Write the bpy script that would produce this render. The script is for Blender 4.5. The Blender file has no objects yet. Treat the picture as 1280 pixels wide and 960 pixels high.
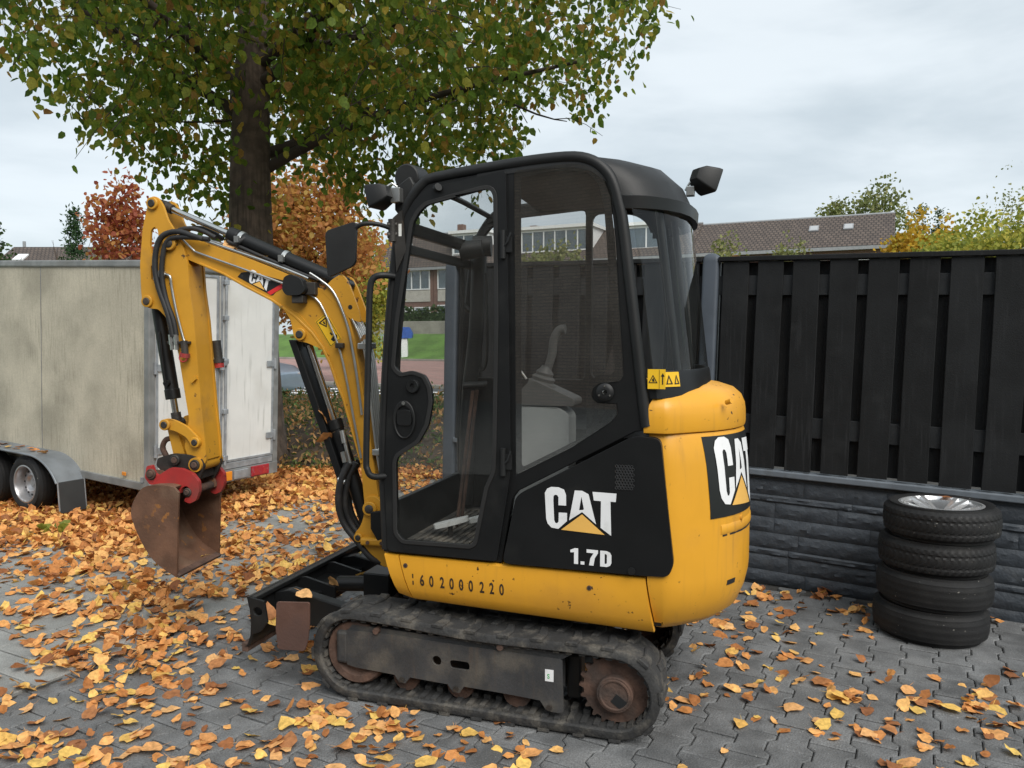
import bpy, bmesh, math, random
import numpy as np
from mathutils import Vector, Matrix, noise
from mathutils.geometry import tessellate_polygon

R = math.radians
random.seed(7)
rng = np.random.default_rng(7)
scene = bpy.context.scene
col = scene.collection

# ------------------------------------------------------------------ camera
cam_d = bpy.data.cameras.new('camera')
cam = bpy.data.objects.new('camera', cam_d)
col.objects.link(cam)
cam.location = (0, 0, 1.57)
cam.rotation_euler = (R(90 - 3.45), 0, 0)
cam_d.sensor_width = 36.0
cam_d.lens = 961 / 1280 * 36.0
cam_d.clip_start = 0.05
cam_d.clip_end = 3000
scene.camera = cam

# ------------------------------------------------------------------ world: overcast sky
SUN_EL, SUN_AZ = R(46), R(152)          # azimuth clockwise from +Y (north)
world = bpy.data.worlds.new('World')
scene.world = world
world.use_nodes = True
wn, wl = world.node_tree.nodes, world.node_tree.links
wn.clear()
w_out = wn.new('ShaderNodeOutputWorld')
w_bg = wn.new('ShaderNodeBackground')
w_sky = wn.new('ShaderNodeTexSky')
w_sky.sky_type = 'NISHITA'
w_sky.sun_disc = False
w_sky.sun_elevation = SUN_EL
w_sky.sun_rotation = SUN_AZ
w_tc = wn.new('ShaderNodeTexCoord')
w_map = wn.new('ShaderNodeMapping')
w_map.inputs['Scale'].default_value = (1.0, 1.0, 3.2)
w_map.inputs['Location'].default_value = (0.35, 0.1, 0.2)
w_n = wn.new('ShaderNodeTexNoise')
w_n.inputs['Scale'].default_value = 2.3
w_n.inputs['Detail'].default_value = 6
w_n.inputs['Roughness'].default_value = 0.52
w_n.inputs['Distortion'].default_value = 0.25
w_r = wn.new('ShaderNodeValToRGB')
w_r.color_ramp.interpolation = 'EASE'
w_r.color_ramp.elements[0].position = 0.36
w_r.color_ramp.elements[0].color = (2.55, 2.90, 3.12, 1)
w_r.color_ramp.elements[1].position = 0.66
w_r.color_ramp.elements[1].color = (3.72, 4.02, 4.20, 1)
w_mix = wn.new('ShaderNodeMix')
w_mix.data_type = 'RGBA'
w_mix.inputs[0].default_value = 0.93
wl.new(w_tc.outputs['Generated'], w_map.inputs['Vector'])
wl.new(w_map.outputs[0], w_n.inputs['Vector'])
wl.new(w_n.outputs[0], w_r.inputs[0])
wl.new(w_sky.outputs[0], w_mix.inputs[6])
wl.new(w_r.outputs[0], w_mix.inputs[7])
wl.new(w_mix.outputs[2], w_bg.inputs['Color'])
w_bg.inputs['Strength'].default_value = 0.1
wl.new(w_bg.outputs[0], w_out.inputs['Surface'])

# ------------------------------------------------------------------ sun through cloud
sun_d = bpy.data.lights.new('sun', 'SUN')
sun_d.energy = 1.5
sun_d.angle = R(40)
sun_d.color = (1.0, 0.96, 0.90)
sun = bpy.data.objects.new('sun', sun_d)
col.objects.link(sun)
sdir = Vector((math.sin(SUN_AZ) * math.cos(SUN_EL), math.cos(SUN_AZ) * math.cos(SUN_EL), math.sin(SUN_EL)))
sun.rotation_euler = sdir.to_track_quat('Z', 'Y').to_euler()
sun.location = sdir * 30

scene.view_settings.view_transform = 'Standard'
scene.view_settings.look = 'None'
scene.view_settings.gamma = 1
scene.view_settings.use_curve_mapping = False
scene.view_settings.exposure = 1.22
scene.render.engine = 'CYCLES'
scene.cycles.max_bounces = 8
scene.cycles.transparent_max_bounces = 24

# ------------------------------------------------------------------ materials
MATS = {}


def mat(name, c, rough=0.6, metal=0.0, var=0.15, scale=6.0, bump=0.0, bscale=80.0, dirt=None, spots=None,
        coat=0.0, island=0.0, spec=0.5, streak=None, grain=0.0, gscale=240.0):
    """procedural paint/metal/plastic: base colour with soft variation, optional dirt film, chips and fine relief"""
    m = bpy.data.materials.new(name)
    m.use_nodes = True
    n, l = m.node_tree.nodes, m.node_tree.links
    b = n['Principled BSDF']
    b.inputs['Roughness'].default_value = rough
    b.inputs['Metallic'].default_value = metal
    b.inputs['Specular IOR Level'].default_value = spec
    b.inputs['Coat Weight'].default_value = coat
    b.inputs['Coat Roughness'].default_value = 0.25
    g = n.new('ShaderNodeNewGeometry')

    def nz(s, d=4.0, vec=None):
        t = n.new('ShaderNodeTexNoise')
        t.inputs['Scale'].default_value = s
        t.inputs['Detail'].default_value = d
        l.new(vec if vec else g.outputs['Position'], t.inputs['Vector'])
        return t.outputs[0]

    def mixc(f, a, bcol, blend='MIX'):
        x = n.new('ShaderNodeMix')
        x.data_type = 'RGBA'
        x.blend_type = blend
        for sock, val in ((x.inputs[0], f), (x.inputs[6], a), (x.inputs[7], bcol)):
            if hasattr(val, 'node'):
                l.new(val, sock)
            elif isinstance(val, (int, float)):
                sock.default_value = val
            else:
                sock.default_value = (*val[:3], 1)
        return x.outputs[2]

    def ramp(v, lo, hi):
        r = n.new('ShaderNodeMapRange')
        r.interpolation_type = 'SMOOTHSTEP'
        r.inputs['From Min'].default_value = lo
        r.inputs['From Max'].default_value = hi
        l.new(v, r.inputs[0])
        return r.outputs[0]
    lo = tuple(x * (1 - var) for x in c)
    hi = tuple(min(1, x * (1 + var)) for x in c)
    cur = mixc(ramp(nz(scale), 0.3, 0.7), lo, hi)
    if island:
        oi = n.new('ShaderNodeObjectInfo')
        ad = n.new('ShaderNodeMath')
        ad.operation = 'ADD'
        l.new(g.outputs['Random Per Island'], ad.inputs[0])
        l.new(oi.outputs['Random'], ad.inputs[1])
        fr = n.new('ShaderNodeMath')
        fr.operation = 'FRACT'
        l.new(ad.outputs[0], fr.inputs[0])
        mr = n.new('ShaderNodeMapRange')
        mr.inputs['To Min'].default_value = 1 - island
        mr.inputs['To Max'].default_value = 1 + island
        l.new(fr.outputs[0], mr.inputs[0])
        hsv = n.new('ShaderNodeHueSaturation')
        l.new(cur, hsv.inputs['Color'])
        l.new(mr.outputs[0], hsv.inputs['Value'])
        cur = hsv.outputs[0]
    rsock = None
    if dirt:
        dc, ds, d0, d1, amt = dirt
        f = ramp(nz(ds, 6), d0, d1)
        mu = n.new('ShaderNodeMath')
        mu.operation = 'MULTIPLY'
        mu.inputs[1].default_value = amt
        l.new(f, mu.inputs[0])
        cur = mixc(mu.outputs[0], cur, dc)
        rr = n.new('ShaderNodeMapRange')
        rr.inputs['To Min'].default_value = rough
        rr.inputs['To Max'].default_value = min(1, rough + 0.3)
        l.new(mu.outputs[0], rr.inputs[0])
        rsock = rr.outputs[0]
    if streak:
        sc_, ss, s0, s1, amt = streak
        mp = n.new('ShaderNodeMapping')
        mp.inputs['Scale'].default_value = (ss, ss, ss * 0.06)
        l.new(g.outputs['Position'], mp.inputs['Vector'])
        f = ramp(nz(1.0, 6, mp.outputs[0]), s0, s1)
        f2 = ramp(nz(1.3, 3), 0.3, 0.65)
        mu = n.new('ShaderNodeMath')
        mu.operation = 'MULTIPLY'
        l.new(f, mu.inputs[0])
        l.new(f2, mu.inputs[1])
        mu2 = n.new('ShaderNodeMath')
        mu2.operation = 'MULTIPLY'
        mu2.inputs[1].default_value = amt
        l.new(mu.outputs[0], mu2.inputs[0])
        cur = mixc(mu2.outputs[0], cur, sc_)
    if spots:
        pc, ps, p0, p1 = spots
        f = ramp(nz(ps, 5), p0, p1)
        f2 = ramp(nz(ps * 0.13, 3), 0.48, 0.62)
        mu = n.new('ShaderNodeMath')
        mu.operation = 'MULTIPLY'
        l.new(f, mu.inputs[0])
        l.new(f2, mu.inputs[1])
        cur = mixc(mu.outputs[0], cur, pc)
    if grain:
        gr = n.new('ShaderNodeMapRange')
        gr.inputs['From Min'].default_value = 0.3
        gr.inputs['From Max'].default_value = 0.7
        gr.inputs['To Min'].default_value = 1 - grain
        gr.inputs['To Max'].default_value = 1 + grain
        l.new(nz(gscale, 3), gr.inputs[0])
        hs = n.new('ShaderNodeHueSaturation')
        l.new(gr.outputs[0], hs.inputs['Value'])
        l.new(cur, hs.inputs['Color'])
        cur = hs.outputs[0]
    l.new(cur, b.inputs['Base Color'])
    if rsock:
        l.new(rsock, b.inputs['Roughness'])
    if bump:
        bp = n.new('ShaderNodeBump')
        bp.inputs['Strength'].default_value = bump
        bp.inputs['Distance'].default_value = 0.01
        l.new(nz(bscale, 5), bp.inputs['Height'])
        l.new(bp.outputs[0], b.inputs['Normal'])
    MATS[name] = m
    return m


def leaf_mat(name, stops, trans=0.45, rough=0.6):
    """leaves: every leaf takes its own tint from the ramp, part of the light passes through"""
    m = bpy.data.materials.new(name)
    m.use_nodes = True
    n, l = m.node_tree.nodes, m.node_tree.links
    n.clear()
    out = n.new('ShaderNodeOutputMaterial')
    g = n.new('ShaderNodeNewGeometry')
    oi = n.new('ShaderNodeObjectInfo')
    ad = n.new('ShaderNodeMath')
    ad.operation = 'ADD'
    l.new(g.outputs['Random Per Island'], ad.inputs[0])
    l.new(oi.outputs['Random'], ad.inputs[1])
    fr = n.new('ShaderNodeMath')
    fr.operation = 'FRACT'
    l.new(ad.outputs[0], fr.inputs[0])
    cr = n.new('ShaderNodeValToRGB')
    e = cr.color_ramp.elements
    e[0].position, e[0].color = stops[0][0], (*stops[0][1], 1)
    e[1].position, e[1].color = stops[-1][0], (*stops[-1][1], 1)
    for p, c in stops[1:-1]:
        x = e.new(p)
        x.color = (*c, 1)
    l.new(fr.outputs[0], cr.inputs[0])
    nz = n.new('ShaderNodeTexNoise')
    nz.inputs['Scale'].default_value = 55
    nz.inputs['Detail'].default_value = 3
    l.new(g.outputs['Position'], nz.inputs['Vector'])
    hsv = n.new('ShaderNodeHueSaturation')
    mr = n.new('ShaderNodeMapRange')
    mr.inputs['From Min'].default_value = 0.3
    mr.inputs['From Max'].default_value = 0.7
    mr.inputs['To Min'].default_value = 0.7
    mr.inputs['To Max'].default_value = 1.2
    l.new(nz.outputs[0], mr.inputs[0])
    l.new(mr.outputs[0], hsv.inputs['Value'])
    l.new(cr.outputs[0], hsv.inputs['Color'])
    d = n.new('ShaderNodeBsdfPrincipled')
    d.inputs['Roughness'].default_value = rough
    d.inputs['Specular IOR Level'].default_value = 0.3
    t = n.new('ShaderNodeBsdfTranslucent')
    mx = n.new('ShaderNodeMixShader')
    mx.inputs[0].default_value = trans
    l.new(hsv.outputs[0], d.inputs['Base Color'])
    l.new(hsv.outputs[0], t.inputs['Color'])
    l.new(d.outputs[0], mx.inputs[1])
    l.new(t.outputs[0], mx.inputs[2])
    l.new(mx.outputs[0], out.inputs['Surface'])
    MATS[name] = m
    return m


def glass_mat(name, tint=(0.9, 0.93, 0.92), dust=0.03, refl=1.0):
    m = bpy.data.materials.new(name)
    m.use_nodes = True
    n, l = m.node_tree.nodes, m.node_tree.links
    n.clear()
    out = n.new('ShaderNodeOutputMaterial')
    lw = n.new('ShaderNodeLayerWeight')
    lw.inputs['Blend'].default_value = 0.5
    pw = n.new('ShaderNodeMath')
    pw.operation = 'POWER'
    pw.inputs[1].default_value = 5
    l.new(lw.outputs['Facing'], pw.inputs[0])
    mr = n.new('ShaderNodeMapRange')
    mr.inputs['To Min'].default_value = 0.045 * refl
    mr.inputs['To Max'].default_value = 1.0
    l.new(pw.outputs[0], mr.inputs[0])
    tr = n.new('ShaderNodeBsdfTransparent')
    tr.inputs['Color'].default_value = (*tint, 1)
    gl = n.new('ShaderNodeBsdfGlossy')
    gl.inputs['Roughness'].default_value = 0.0
    mx = n.new('ShaderNodeMixShader')
    l.new(mr.outputs[0], mx.inputs[0])
    l.new(tr.outputs[0], mx.inputs[1])
    l.new(gl.outputs[0], mx.inputs[2])
    df = n.new('ShaderNodeBsdfDiffuse')
    df.inputs['Color'].default_value = (0.55, 0.56, 0.52, 1)
    nz = n.new('ShaderNodeTexNoise')
    nz.inputs['Scale'].default_value = 7
    nz.inputs['Detail'].default_value = 8
    g = n.new('ShaderNodeNewGeometry')
    l.new(g.outputs['Position'], nz.inputs['Vector'])
    m2 = n.new('ShaderNodeMapRange')
    m2.inputs['From Min'].default_value = 0.35
    m2.inputs['From Max'].default_value = 0.75
    m2.inputs['To Max'].default_value = dust * 2
    l.new(nz.outputs[0], m2.inputs[0])
    mx2 = n.new('ShaderNodeMixShader')
    l.new(m2.outputs[0], mx2.inputs[0])
    l.new(mx.outputs[0], mx2.inputs[1])
    l.new(df.outputs[0], mx2.inputs[2])
    l.new(mx2.outputs[0], out.inputs['Surface'])
    MATS[name] = m
    return m


def brick_mat(name, c1, c2, mortar, scale=1.0, bw=0.21, bh=0.0625, axes='xz', msize=0.01):
    m = bpy.data.materials.new(name)
    m.use_nodes = True
    n, l = m.node_tree.nodes, m.node_tree.links
    b = n['Principled BSDF']
    b.inputs['Roughness'].default_value = 0.85
    tc = n.new('ShaderNodeTexCoord')
    sx = n.new('ShaderNodeSeparateXYZ')
    cx = n.new('ShaderNodeCombineXYZ')
    l.new(tc.outputs['Object'], sx.inputs[0])
    ax = {'x': 0, 'y': 1, 'z': 2}
    if axes == 'xz':
        add = n.new('ShaderNodeMath')
        l.new(sx.outputs[0], add.inputs[0])
        l.new(sx.outputs[1], add.inputs[1])
        l.new(add.outputs[0], cx.inputs[0])
    else:
        l.new(sx.outputs[ax[axes[0]]], cx.inputs[0])
    l.new(sx.outputs[ax[axes[1]]], cx.inputs[1])
    bt = n.new('ShaderNodeTexBrick')
    bt.inputs['Color1'].default_value = (*c1, 1)
    bt.inputs['Color2'].default_value = (*c2, 1)
    bt.inputs['Mortar'].default_value = (*mortar, 1)
    bt.inputs['Scale'].default_value = scale
    bt.inputs['Mortar Size'].default_value = msize
    bt.inputs['Brick Width'].default_value = bw
    bt.inputs['Row Height'].default_value = bh
    l.new(cx.outputs[0], bt.inputs['Vector'])
    nz = n.new('ShaderNodeTexNoise')
    nz.inputs['Scale'].default_value = 0.9
    nz.inputs['Detail'].default_value = 5
    l.new(tc.outputs['Object'], nz.inputs['Vector'])
    hsv = n.new('ShaderNodeHueSaturation')
    mr = n.new('ShaderNodeMapRange')
    mr.inputs['To Min'].default_value = 0.7
    mr.inputs['To Max'].default_value = 1.3
    l.new(nz.outputs[0], mr.inputs[0])
    l.new(mr.outputs[0], hsv.inputs['Value'])
    l.new(bt.outputs['Color'], hsv.inputs['Color'])
    l.new(hsv.outputs[0], b.inputs['Base Color'])
    bp = n.new('ShaderNodeBump')
    bp.inputs['Strength'].default_value = 0.5
    bp.inputs['Distance'].default_value = 0.01
    bp.invert = True
    l.new(bt.outputs['Fac'], bp.inputs['Height'])
    l.new(bp.outputs[0], b.inputs['Normal'])
    MATS[name] = m
    return m


# ------------------------------------------------------------------ mesh helpers
def rounded(poly, r, n=4):
    """round every corner of a polygon"""
    out = []
    N = len(poly)
    for i in range(N):
        p0, p1, p2 = Vector(poly[i - 1]), Vector(poly[i]), Vector(poly[(i + 1) % N])
        a, b = p0 - p1, p2 - p1
        d = min(r, a.length * 0.45, b.length * 0.45)
        A, B = p1 + a.normalized() * d, p1 + b.normalized() * d
        for k in range(n + 1):
            t = k / n
            q = A * (1 - t) ** 2 + p1 * 2 * t * (1 - t) + B * t * t
            out.append((q.x, q.y))
    return out


def offset_poly(poly, d):
    """move a polygon's sides inwards (d > 0) by d, assuming a simple outline"""
    N = len(poly)
    area = sum(poly[i][0] * poly[(i + 1) % N][1] - poly[(i + 1) % N][0] * poly[i][1] for i in range(N))
    s = 1 if area > 0 else -1
    out = []
    for i in range(N):
        p0, p1, p2 = Vector(poly[i - 1]), Vector(poly[i]), Vector(poly[(i + 1) % N])
        e1, e2 = (p1 - p0).normalized(), (p2 - p1).normalized()
        n1, n2 = Vector((-e1.y, e1.x)) * s, Vector((-e2.y, e2.x)) * s
        nn = (n1 + n2)
        if nn.length < 1e-6:
            nn = n1
        nn.normalize()
        k = max(0.4, nn.dot(n1))
        q = p1 + nn * (d / k)
        out.append((q.x, q.y))
    return out


def catmull(pts, sub=5):
    P = [Vector(p) for p in pts]
    P = [P[0] * 2 - P[1]] + P + [P[-1] * 2 - P[-2]]
    out = []
    for i in range(1, len(P) - 2):
        for k in range(sub):
            t = k / sub
            a, b, c, d = P[i - 1], P[i], P[i + 1], P[i + 2]
            out.append(0.5 * ((2 * b) + (-a + c) * t + (2 * a - 5 * b + 4 * c - d) * t * t + (-a + 3 * b - 3 * c + d) * t ** 3))
    out.append(P[-2])
    return out


class MB:
    def __init__(s, tf=None):
        s.v, s.f, s.tf = [], [], tf

    def add(s, vs, fs):
        o = len(s.v)
        s.v += [Vector(v) for v in vs]
        s.f += [tuple(o + i for i in f) for f in fs]
        return s

    def box(s, x0, x1, y0, y1, z0, z1, M=None):
        vs = [Vector((x, y, z)) for z in (z0, z1) for y in (y0, y1) for x in (x0, x1)]
        if M is not None:
            vs = [M @ v for v in vs]
        return s.add(vs, [(0, 2, 3, 1), (4, 5, 7, 6), (0, 1, 5, 4), (2, 6, 7, 3), (0, 4, 6, 2), (1, 3, 7, 5)])

    def plate(s, loops, c0, c1, axes='xz', M=None):
        """outline (with optional holes) in a plane, given real thickness from c0 to c1 along the third axis"""
        if not isinstance(loops[0][0], (tuple, list, Vector)):
            loops = [loops]
        loops = [[tuple(p[:2]) for p in lp] for lp in loops]

        def P(a, b, c):
            v = {'xz': (a, c, b), 'xy': (a, b, c), 'yz': (c, a, b)}[axes]
            return M @ Vector(v) if M is not None else Vector(v)
        tri = tessellate_polygon([[Vector((a, b, 0)) for a, b in lp] for lp in loops])
        flat = [p for lp in loops for p in lp]
        n = len(flat)
        vs = [P(a, b, c0) for a, b in flat] + [P(a, b, c1) for a, b in flat]
        fs = [tuple(t) for t in tri] + [tuple(n + i for i in reversed(t)) for t in tri]
        o = 0
        for lp in loops:
            k = len(lp)
            for i in range(k):
                j = (i + 1) % k
                fs.append((o + i, o + j, n + o + j, n + o + i))
            o += k
        return s.add(vs, fs)

    def cyl(s, p0, p1, r0, r1=None, n=16):
        r1 = r0 if r1 is None else r1
        p0, p1 = Vector(p0), Vector(p1)
        d = (p1 - p0).normalized()
        u = d.orthogonal().normalized()
        w = d.cross(u)
        vs = []
        for p, r in ((p0, r0), (p1, r1)):
            for i in range(n):
                a = 2 * math.pi * i / n
                vs.append(p + u * (r * math.cos(a)) + w * (r * math.sin(a)))
        fs = [(i, (i + 1) % n, n + (i + 1) % n, n + i) for i in range(n)]
        fs += [tuple(reversed(range(n))), tuple(range(n, 2 * n))]
        return s.add(vs, fs)

    def tube(s, pts, r, n=8, sub=0):
        P = [Vector(p) for p in pts]
        if sub:
            P = catmull(P, sub)
        rr = r if isinstance(r, (list, tuple)) else [r] * len(P)
        if len(rr) != len(P):
            rr = [rr[0] + (rr[-1] - rr[0]) * i / (len(P) - 1) for i in range(len(P))]
        u = None
        vs, fs = [], []
        for i, p in enumerate(P):
            d = (P[min(i + 1, len(P) - 1)] - P[max(i - 1, 0)]).normalized()
            if u is None:
                u = d.orthogonal().normalized()
            else:
                u = (u - d * u.dot(d)).normalized()
            w = d.cross(u)
            for k in range(n):
                a = 2 * math.pi * k / n
                vs.append(p + u * (rr[i] * math.cos(a)) + w * (rr[i] * math.sin(a)))
        for i in range(len(P) - 1):
            for k in range(n):
                j = (k + 1) % n
                fs.append((i * n + k, i * n + j, (i + 1) * n + j, (i + 1) * n + k))
        fs.append(tuple(reversed(range(n))))
        e = (len(P) - 1) * n
        fs.append(tuple(range(e, e + n)))
        return s.add(vs, fs)

    def lathe(s, prof, c, axis, n=32, closed=False):
        """profile of (radius, height) pairs turned about an axis through c"""
        c, d = Vector(c), Vector(axis).normalized()
        u = d.orthogonal().normalized()
        w = d.cross(u)
        m = len(prof)
        vs, fs = [], []
        for i in range(n):
            a = 2 * math.pi * i / n
            e = u * math.cos(a) + w * math.sin(a)
            for r, h in prof:
                vs.append(c + e * r + d * h)
        mm = m if closed else m - 1
        for i in range(n):
            j = (i + 1) % n
            for k in range(mm):
                k2 = (k + 1) % m
                fs.append((i * m + k, j * m + k, j * m + k2, i * m + k2))
        return s.add(vs, fs)

    def loft(s, rings, closed=True, caps=True):
        n = len(rings[0])
        vs = [v for r in rings for v in r]
        fs = []
        m = n if closed else n - 1
        for i in range(len(rings) - 1):
            for k in range(m):
                j = (k + 1) % n
                fs.append((i * n + k, i * n + j, (i + 1) * n + j, (i + 1) * n + k))
        if caps:
            fs.append(tuple(reversed(range(n))))
            e = (len(rings) - 1) * n
            fs.append(tuple(range(e, e + n)))
        return s.add(vs, fs)

    def mesh(s, name, mt, smooth=35, recalc=True):
        me = bpy.data.meshes.new(name)
        vs = [s.tf(v) for v in s.v] if s.tf else s.v
        bm = bmesh.new()
        bv = [bm.verts.new(v) for v in vs]
        for f in s.f:
            try:
                bm.faces.new([bv[i] for i in f])
            except ValueError:
                pass
        if recalc:
            bmesh.ops.recalc_face_normals(bm, faces=bm.faces)
        if smooth:
            lim = R(smooth)
            for f in bm.faces:
                f.smooth = True
            for e in bm.edges:
                if len(e.link_faces) == 2 and e.calc_face_angle(0) > lim:
                    e.smooth = False
        bm.to_mesh(me)
        bm.free()
        if mt:
            me.materials.append(MATS[mt] if isinstance(mt, str) else mt)
        return me

    def build(s, name, mt, parent=None, smooth=35, bevel=0, seg=2, recalc=True):
        me = s.mesh(name, mt, smooth, recalc)
        o = bpy.data.objects.new(name, me)
        col.objects.link(o)
        o.parent = parent
        if bevel:
            b = o.modifiers.new('bevel', 'BEVEL')
            b.width = bevel
            b.segments = seg
            b.limit_method = 'ANGLE'
            b.angle_limit = R(40)
            b.harden_normals = False
        return o


def tag(o, label=None, cat=None, group=None, kind=None):
    if label:
        o['label'] = label
    if cat:
        o['category'] = cat
    if group:
        o['group'] = group
    if kind:
        o['kind'] = kind
    return o


def empty(name, loc=(0, 0, 0), rz=0.0):
    o = bpy.data.objects.new(name, None)
    o.empty_display_size = 0.2
    col.objects.link(o)
    o.location = loc
    o.rotation_euler = (0, 0, rz)
    return o


def link_copy(src_mesh, name, parent, loc, rot=(0, 0, 0), scl=(1, 1, 1)):
    o = bpy.data.objects.new(name, src_mesh)
    col.objects.link(o)
    o.parent = parent
    o.location = loc
    o.rotation_euler = rot
    o.scale = scl
    return o


def text_faces(s, size, sx=1.0, bold=0.0, spacing=1.0):
    """flat outline of a word as (verts2d, faces), origin at its lower left"""
    cu = bpy.data.curves.new('lettering', 'FONT')
    cu.body = s
    cu.size = size
    cu.offset = bold
    cu.space_character = spacing
    o = bpy.data.objects.new('lettering', cu)
    col.objects.link(o)
    dg = bpy.context.evaluated_depsgraph_get()
    me = bpy.data.meshes.new_from_object(o.evaluated_get(dg))
    v = [(p.co.x * sx, p.co.y) for p in me.vertices]
    f = [tuple(p.vertices) for p in me.polygons]
    bpy.data.objects.remove(o)
    bpy.data.curves.remove(cu)
    bpy.data.meshes.remove(me)
    x0 = min(p[0] for p in v)
    return [(a - x0, b) for a, b in v], f


def leaf_batch(name, pos, size, axis, normal, template, mt, parent=None, smooth=True):
    """many leaves as one mesh: template verts (K,3), template faces; axis/normal (N,3)"""
    tv, tf = template
    N, K = len(pos), len(tv)
    ax = axis / np.linalg.norm(axis, axis=1, keepdims=True)
    nr = normal - ax * np.sum(normal * ax, axis=1, keepdims=True)
    nr /= np.linalg.norm(nr, axis=1, keepdims=True) + 1e-9
    sd = np.cross(nr, ax)
    t = np.asarray(tv)
    V = pos[:, None, :] + size[:, None, None] * (t[None, :, 0:1] * ax[:, None, :] + t[None, :, 1:2] * sd[:, None, :] + t[None, :, 2:3] * nr[:, None, :])
    V = V.reshape(-1, 3)
    me = bpy.data.meshes.new(name)
    nv = len(V)
    loops = np.concatenate([np.concatenate([np.asarray(f) for f in tf])[None, :] + (np.arange(N) * K)[:, None]]).reshape(-1)
    lens = np.tile(np.array([len(f) for f in tf]), N)
    starts = np.concatenate([[0], np.cumsum(lens)[:-1]])
    me.vertices.add(nv)
    me.vertices.foreach_set('co', V.astype(np.float32).reshape(-1))
    me.loops.add(len(loops))
    me.loops.foreach_set('vertex_index', loops.astype(np.int32))
    me.polygons.add(len(lens))
    me.polygons.foreach_set('loop_start', starts.astype(np.int32))
    me.polygons.foreach_set('use_smooth', np.ones(len(lens), dtype=bool) if smooth else np.zeros(len(lens), dtype=bool))
    me.update(calc_edges=True)
    me.validate()
    me.materials.append(MATS[mt])
    if name is None:
        return me
    o = bpy.data.objects.new(name, me)
    col.objects.link(o)
    o.parent = parent
    return o


# leaf templates: x along the midrib, y across, z up
LEAF_TREE = (np.array([(0, 0, 0), (0.18, 0.34, .06), (0.62, 0.33, .05), (1.0, 0, -.06), (0.62, -0.33, .05), (0.18, -0.34, .06)]),
             [(0, 1, 2, 3), (0, 3, 4, 5)])
LEAF_SLIM = (np.array([(0, 0, 0), (0.45, 0.22, .04), (1.0, 0, -.05), (0.45, -0.22, .04)]), [(0, 1, 2), (0, 2, 3)])


def fallen_template(seed):
    r = random.Random(seed)
    half = [(-0.05, .0), (-.05, .17), (.08, .38), (.31, .46), (.56, .40), (.78, .22), (1.0, 0.0)]
    mid = [(0.0, 0), (.2, 0), (.42, 0), (.65, 0)]
    ca, cb, tw, wv = r.uniform(-.22, .48), r.uniform(-.32, .26), r.uniform(-.3, .3), r.uniform(0, 6)
    wid = r.uniform(.85, 1.1)

    def z(x, y):
        return ca * y * y + cb * (x - .5) ** 2 + tw * x * y + 0.045 * math.sin(9 * y + 7 * x + wv)
    vs, fs = [], []
    for x, y in mid:
        vs.append((x, y, z(x, y)))
    tip = len(vs)
    vs.append((1.0, 0, z(1, 0)))
    for s in (1, -1):
        o = len(vs)
        for x, y in half[1:-1]:
            y2 = y * wid * s * r.uniform(.72, 1.14)
            x2 = x + r.uniform(-.06, .06)
            vs.append((x2, y2, z(x2, y2)))
        m = [0, 1, 2, 3, tip]
        rim = list(range(o, o + 5))
        tris = [(m[0], rim[0], rim[1]), (m[0], rim[1], m[1]), (m[1], rim[1], rim[2]), (m[1], rim[2], m[2]),
                (m[2], rim[2], rim[3]), (m[2], rim[3], m[3]), (m[3], rim[3], rim[4]), (m[3], rim[4], m[4])]
        fs += [t if s < 0 else tuple(reversed(t)) for t in tris]
    o = len(vs)                                        # stalk
    bend = r.uniform(-.25, .25)
    vs += [(0.0, .012, z(0, 0)), (0.0, -.012, z(0, 0)), (-.22, .012 + bend * .4, z(0, 0) + .04), (-.22, -.012 + bend * .4, z(0, 0) + .04),
           (-.45, bend, z(0, 0) + r.uniform(0, .16))]
    fs += [(o, o + 2, o + 3, o + 1), (o + 2, o + 4, o + 3)]
    return np.array(vs), fs


FALLEN = [fallen_template(i) for i in range(24)]

# ------------------------------------------------------------------ palette
mat('yellow_paint', (0.70, 0.335, 0.024), 0.40, var=0.06, scale=3, bump=0.03, bscale=300, coat=0.12, spec=0.4,
    dirt=((0.38, 0.18, 0.035), 3.0, 0.50, 0.8, 0.45), streak=((0.36, 0.18, 0.04), 34, 0.54, 0.8, 0.5), spots=((0.045, 0.022, 0.012), 46, 0.66, 0.69))
mat('arm_paint', (0.56, 0.275, 0.024), 0.46, spec=0.4, var=0.10, scale=4, bump=0.05, bscale=200,
    dirt=((0.20, 0.12, 0.05), 5.0, 0.5, 0.75, 0.55), spots=((0.10, 0.05, 0.025), 26, 0.64, 0.69))
mat('black_paint', (0.0075, 0.008, 0.0085), 0.40, var=0.15, bump=0.03, bscale=120, spec=0.38,
    dirt=((0.05, 0.05, 0.046), 5, 0.52, 0.85, 0.30))
mat('black_plastic', (0.010, 0.0105, 0.011), 0.52, var=0.2, bump=0.06, bscale=180, spec=0.4,
    dirt=((0.075, 0.075, 0.07), 3.5, 0.5, 0.85, 0.35))
mat('black_gloss', (0.010, 0.0105, 0.011), 0.25, var=0.1, dirt=((0.06, 0.06, 0.055), 6, 0.55, 0.9, 0.25))
mat('rubber_seal', (0.012, 0.012, 0.012), 0.7)
mat('frame_grey', (0.040, 0.041, 0.043), 0.62, var=0.2, bump=0.15, bscale=90,
    dirt=((0.125, 0.108, 0.085), 7, 0.45, 0.72, 0.62), grain=0.12, gscale=150, streak=((0.11, 0.075, 0.05), 40, 0.55, 0.75, 0.6))
mat('track_rubber', (0.030, 0.030, 0.030), 0.80, var=0.25, bump=0.5, bscale=55,
    dirt=((0.15, 0.135, 0.112), 15, 0.46, 0.72, 0.55), grain=0.18, gscale=120)
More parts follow.
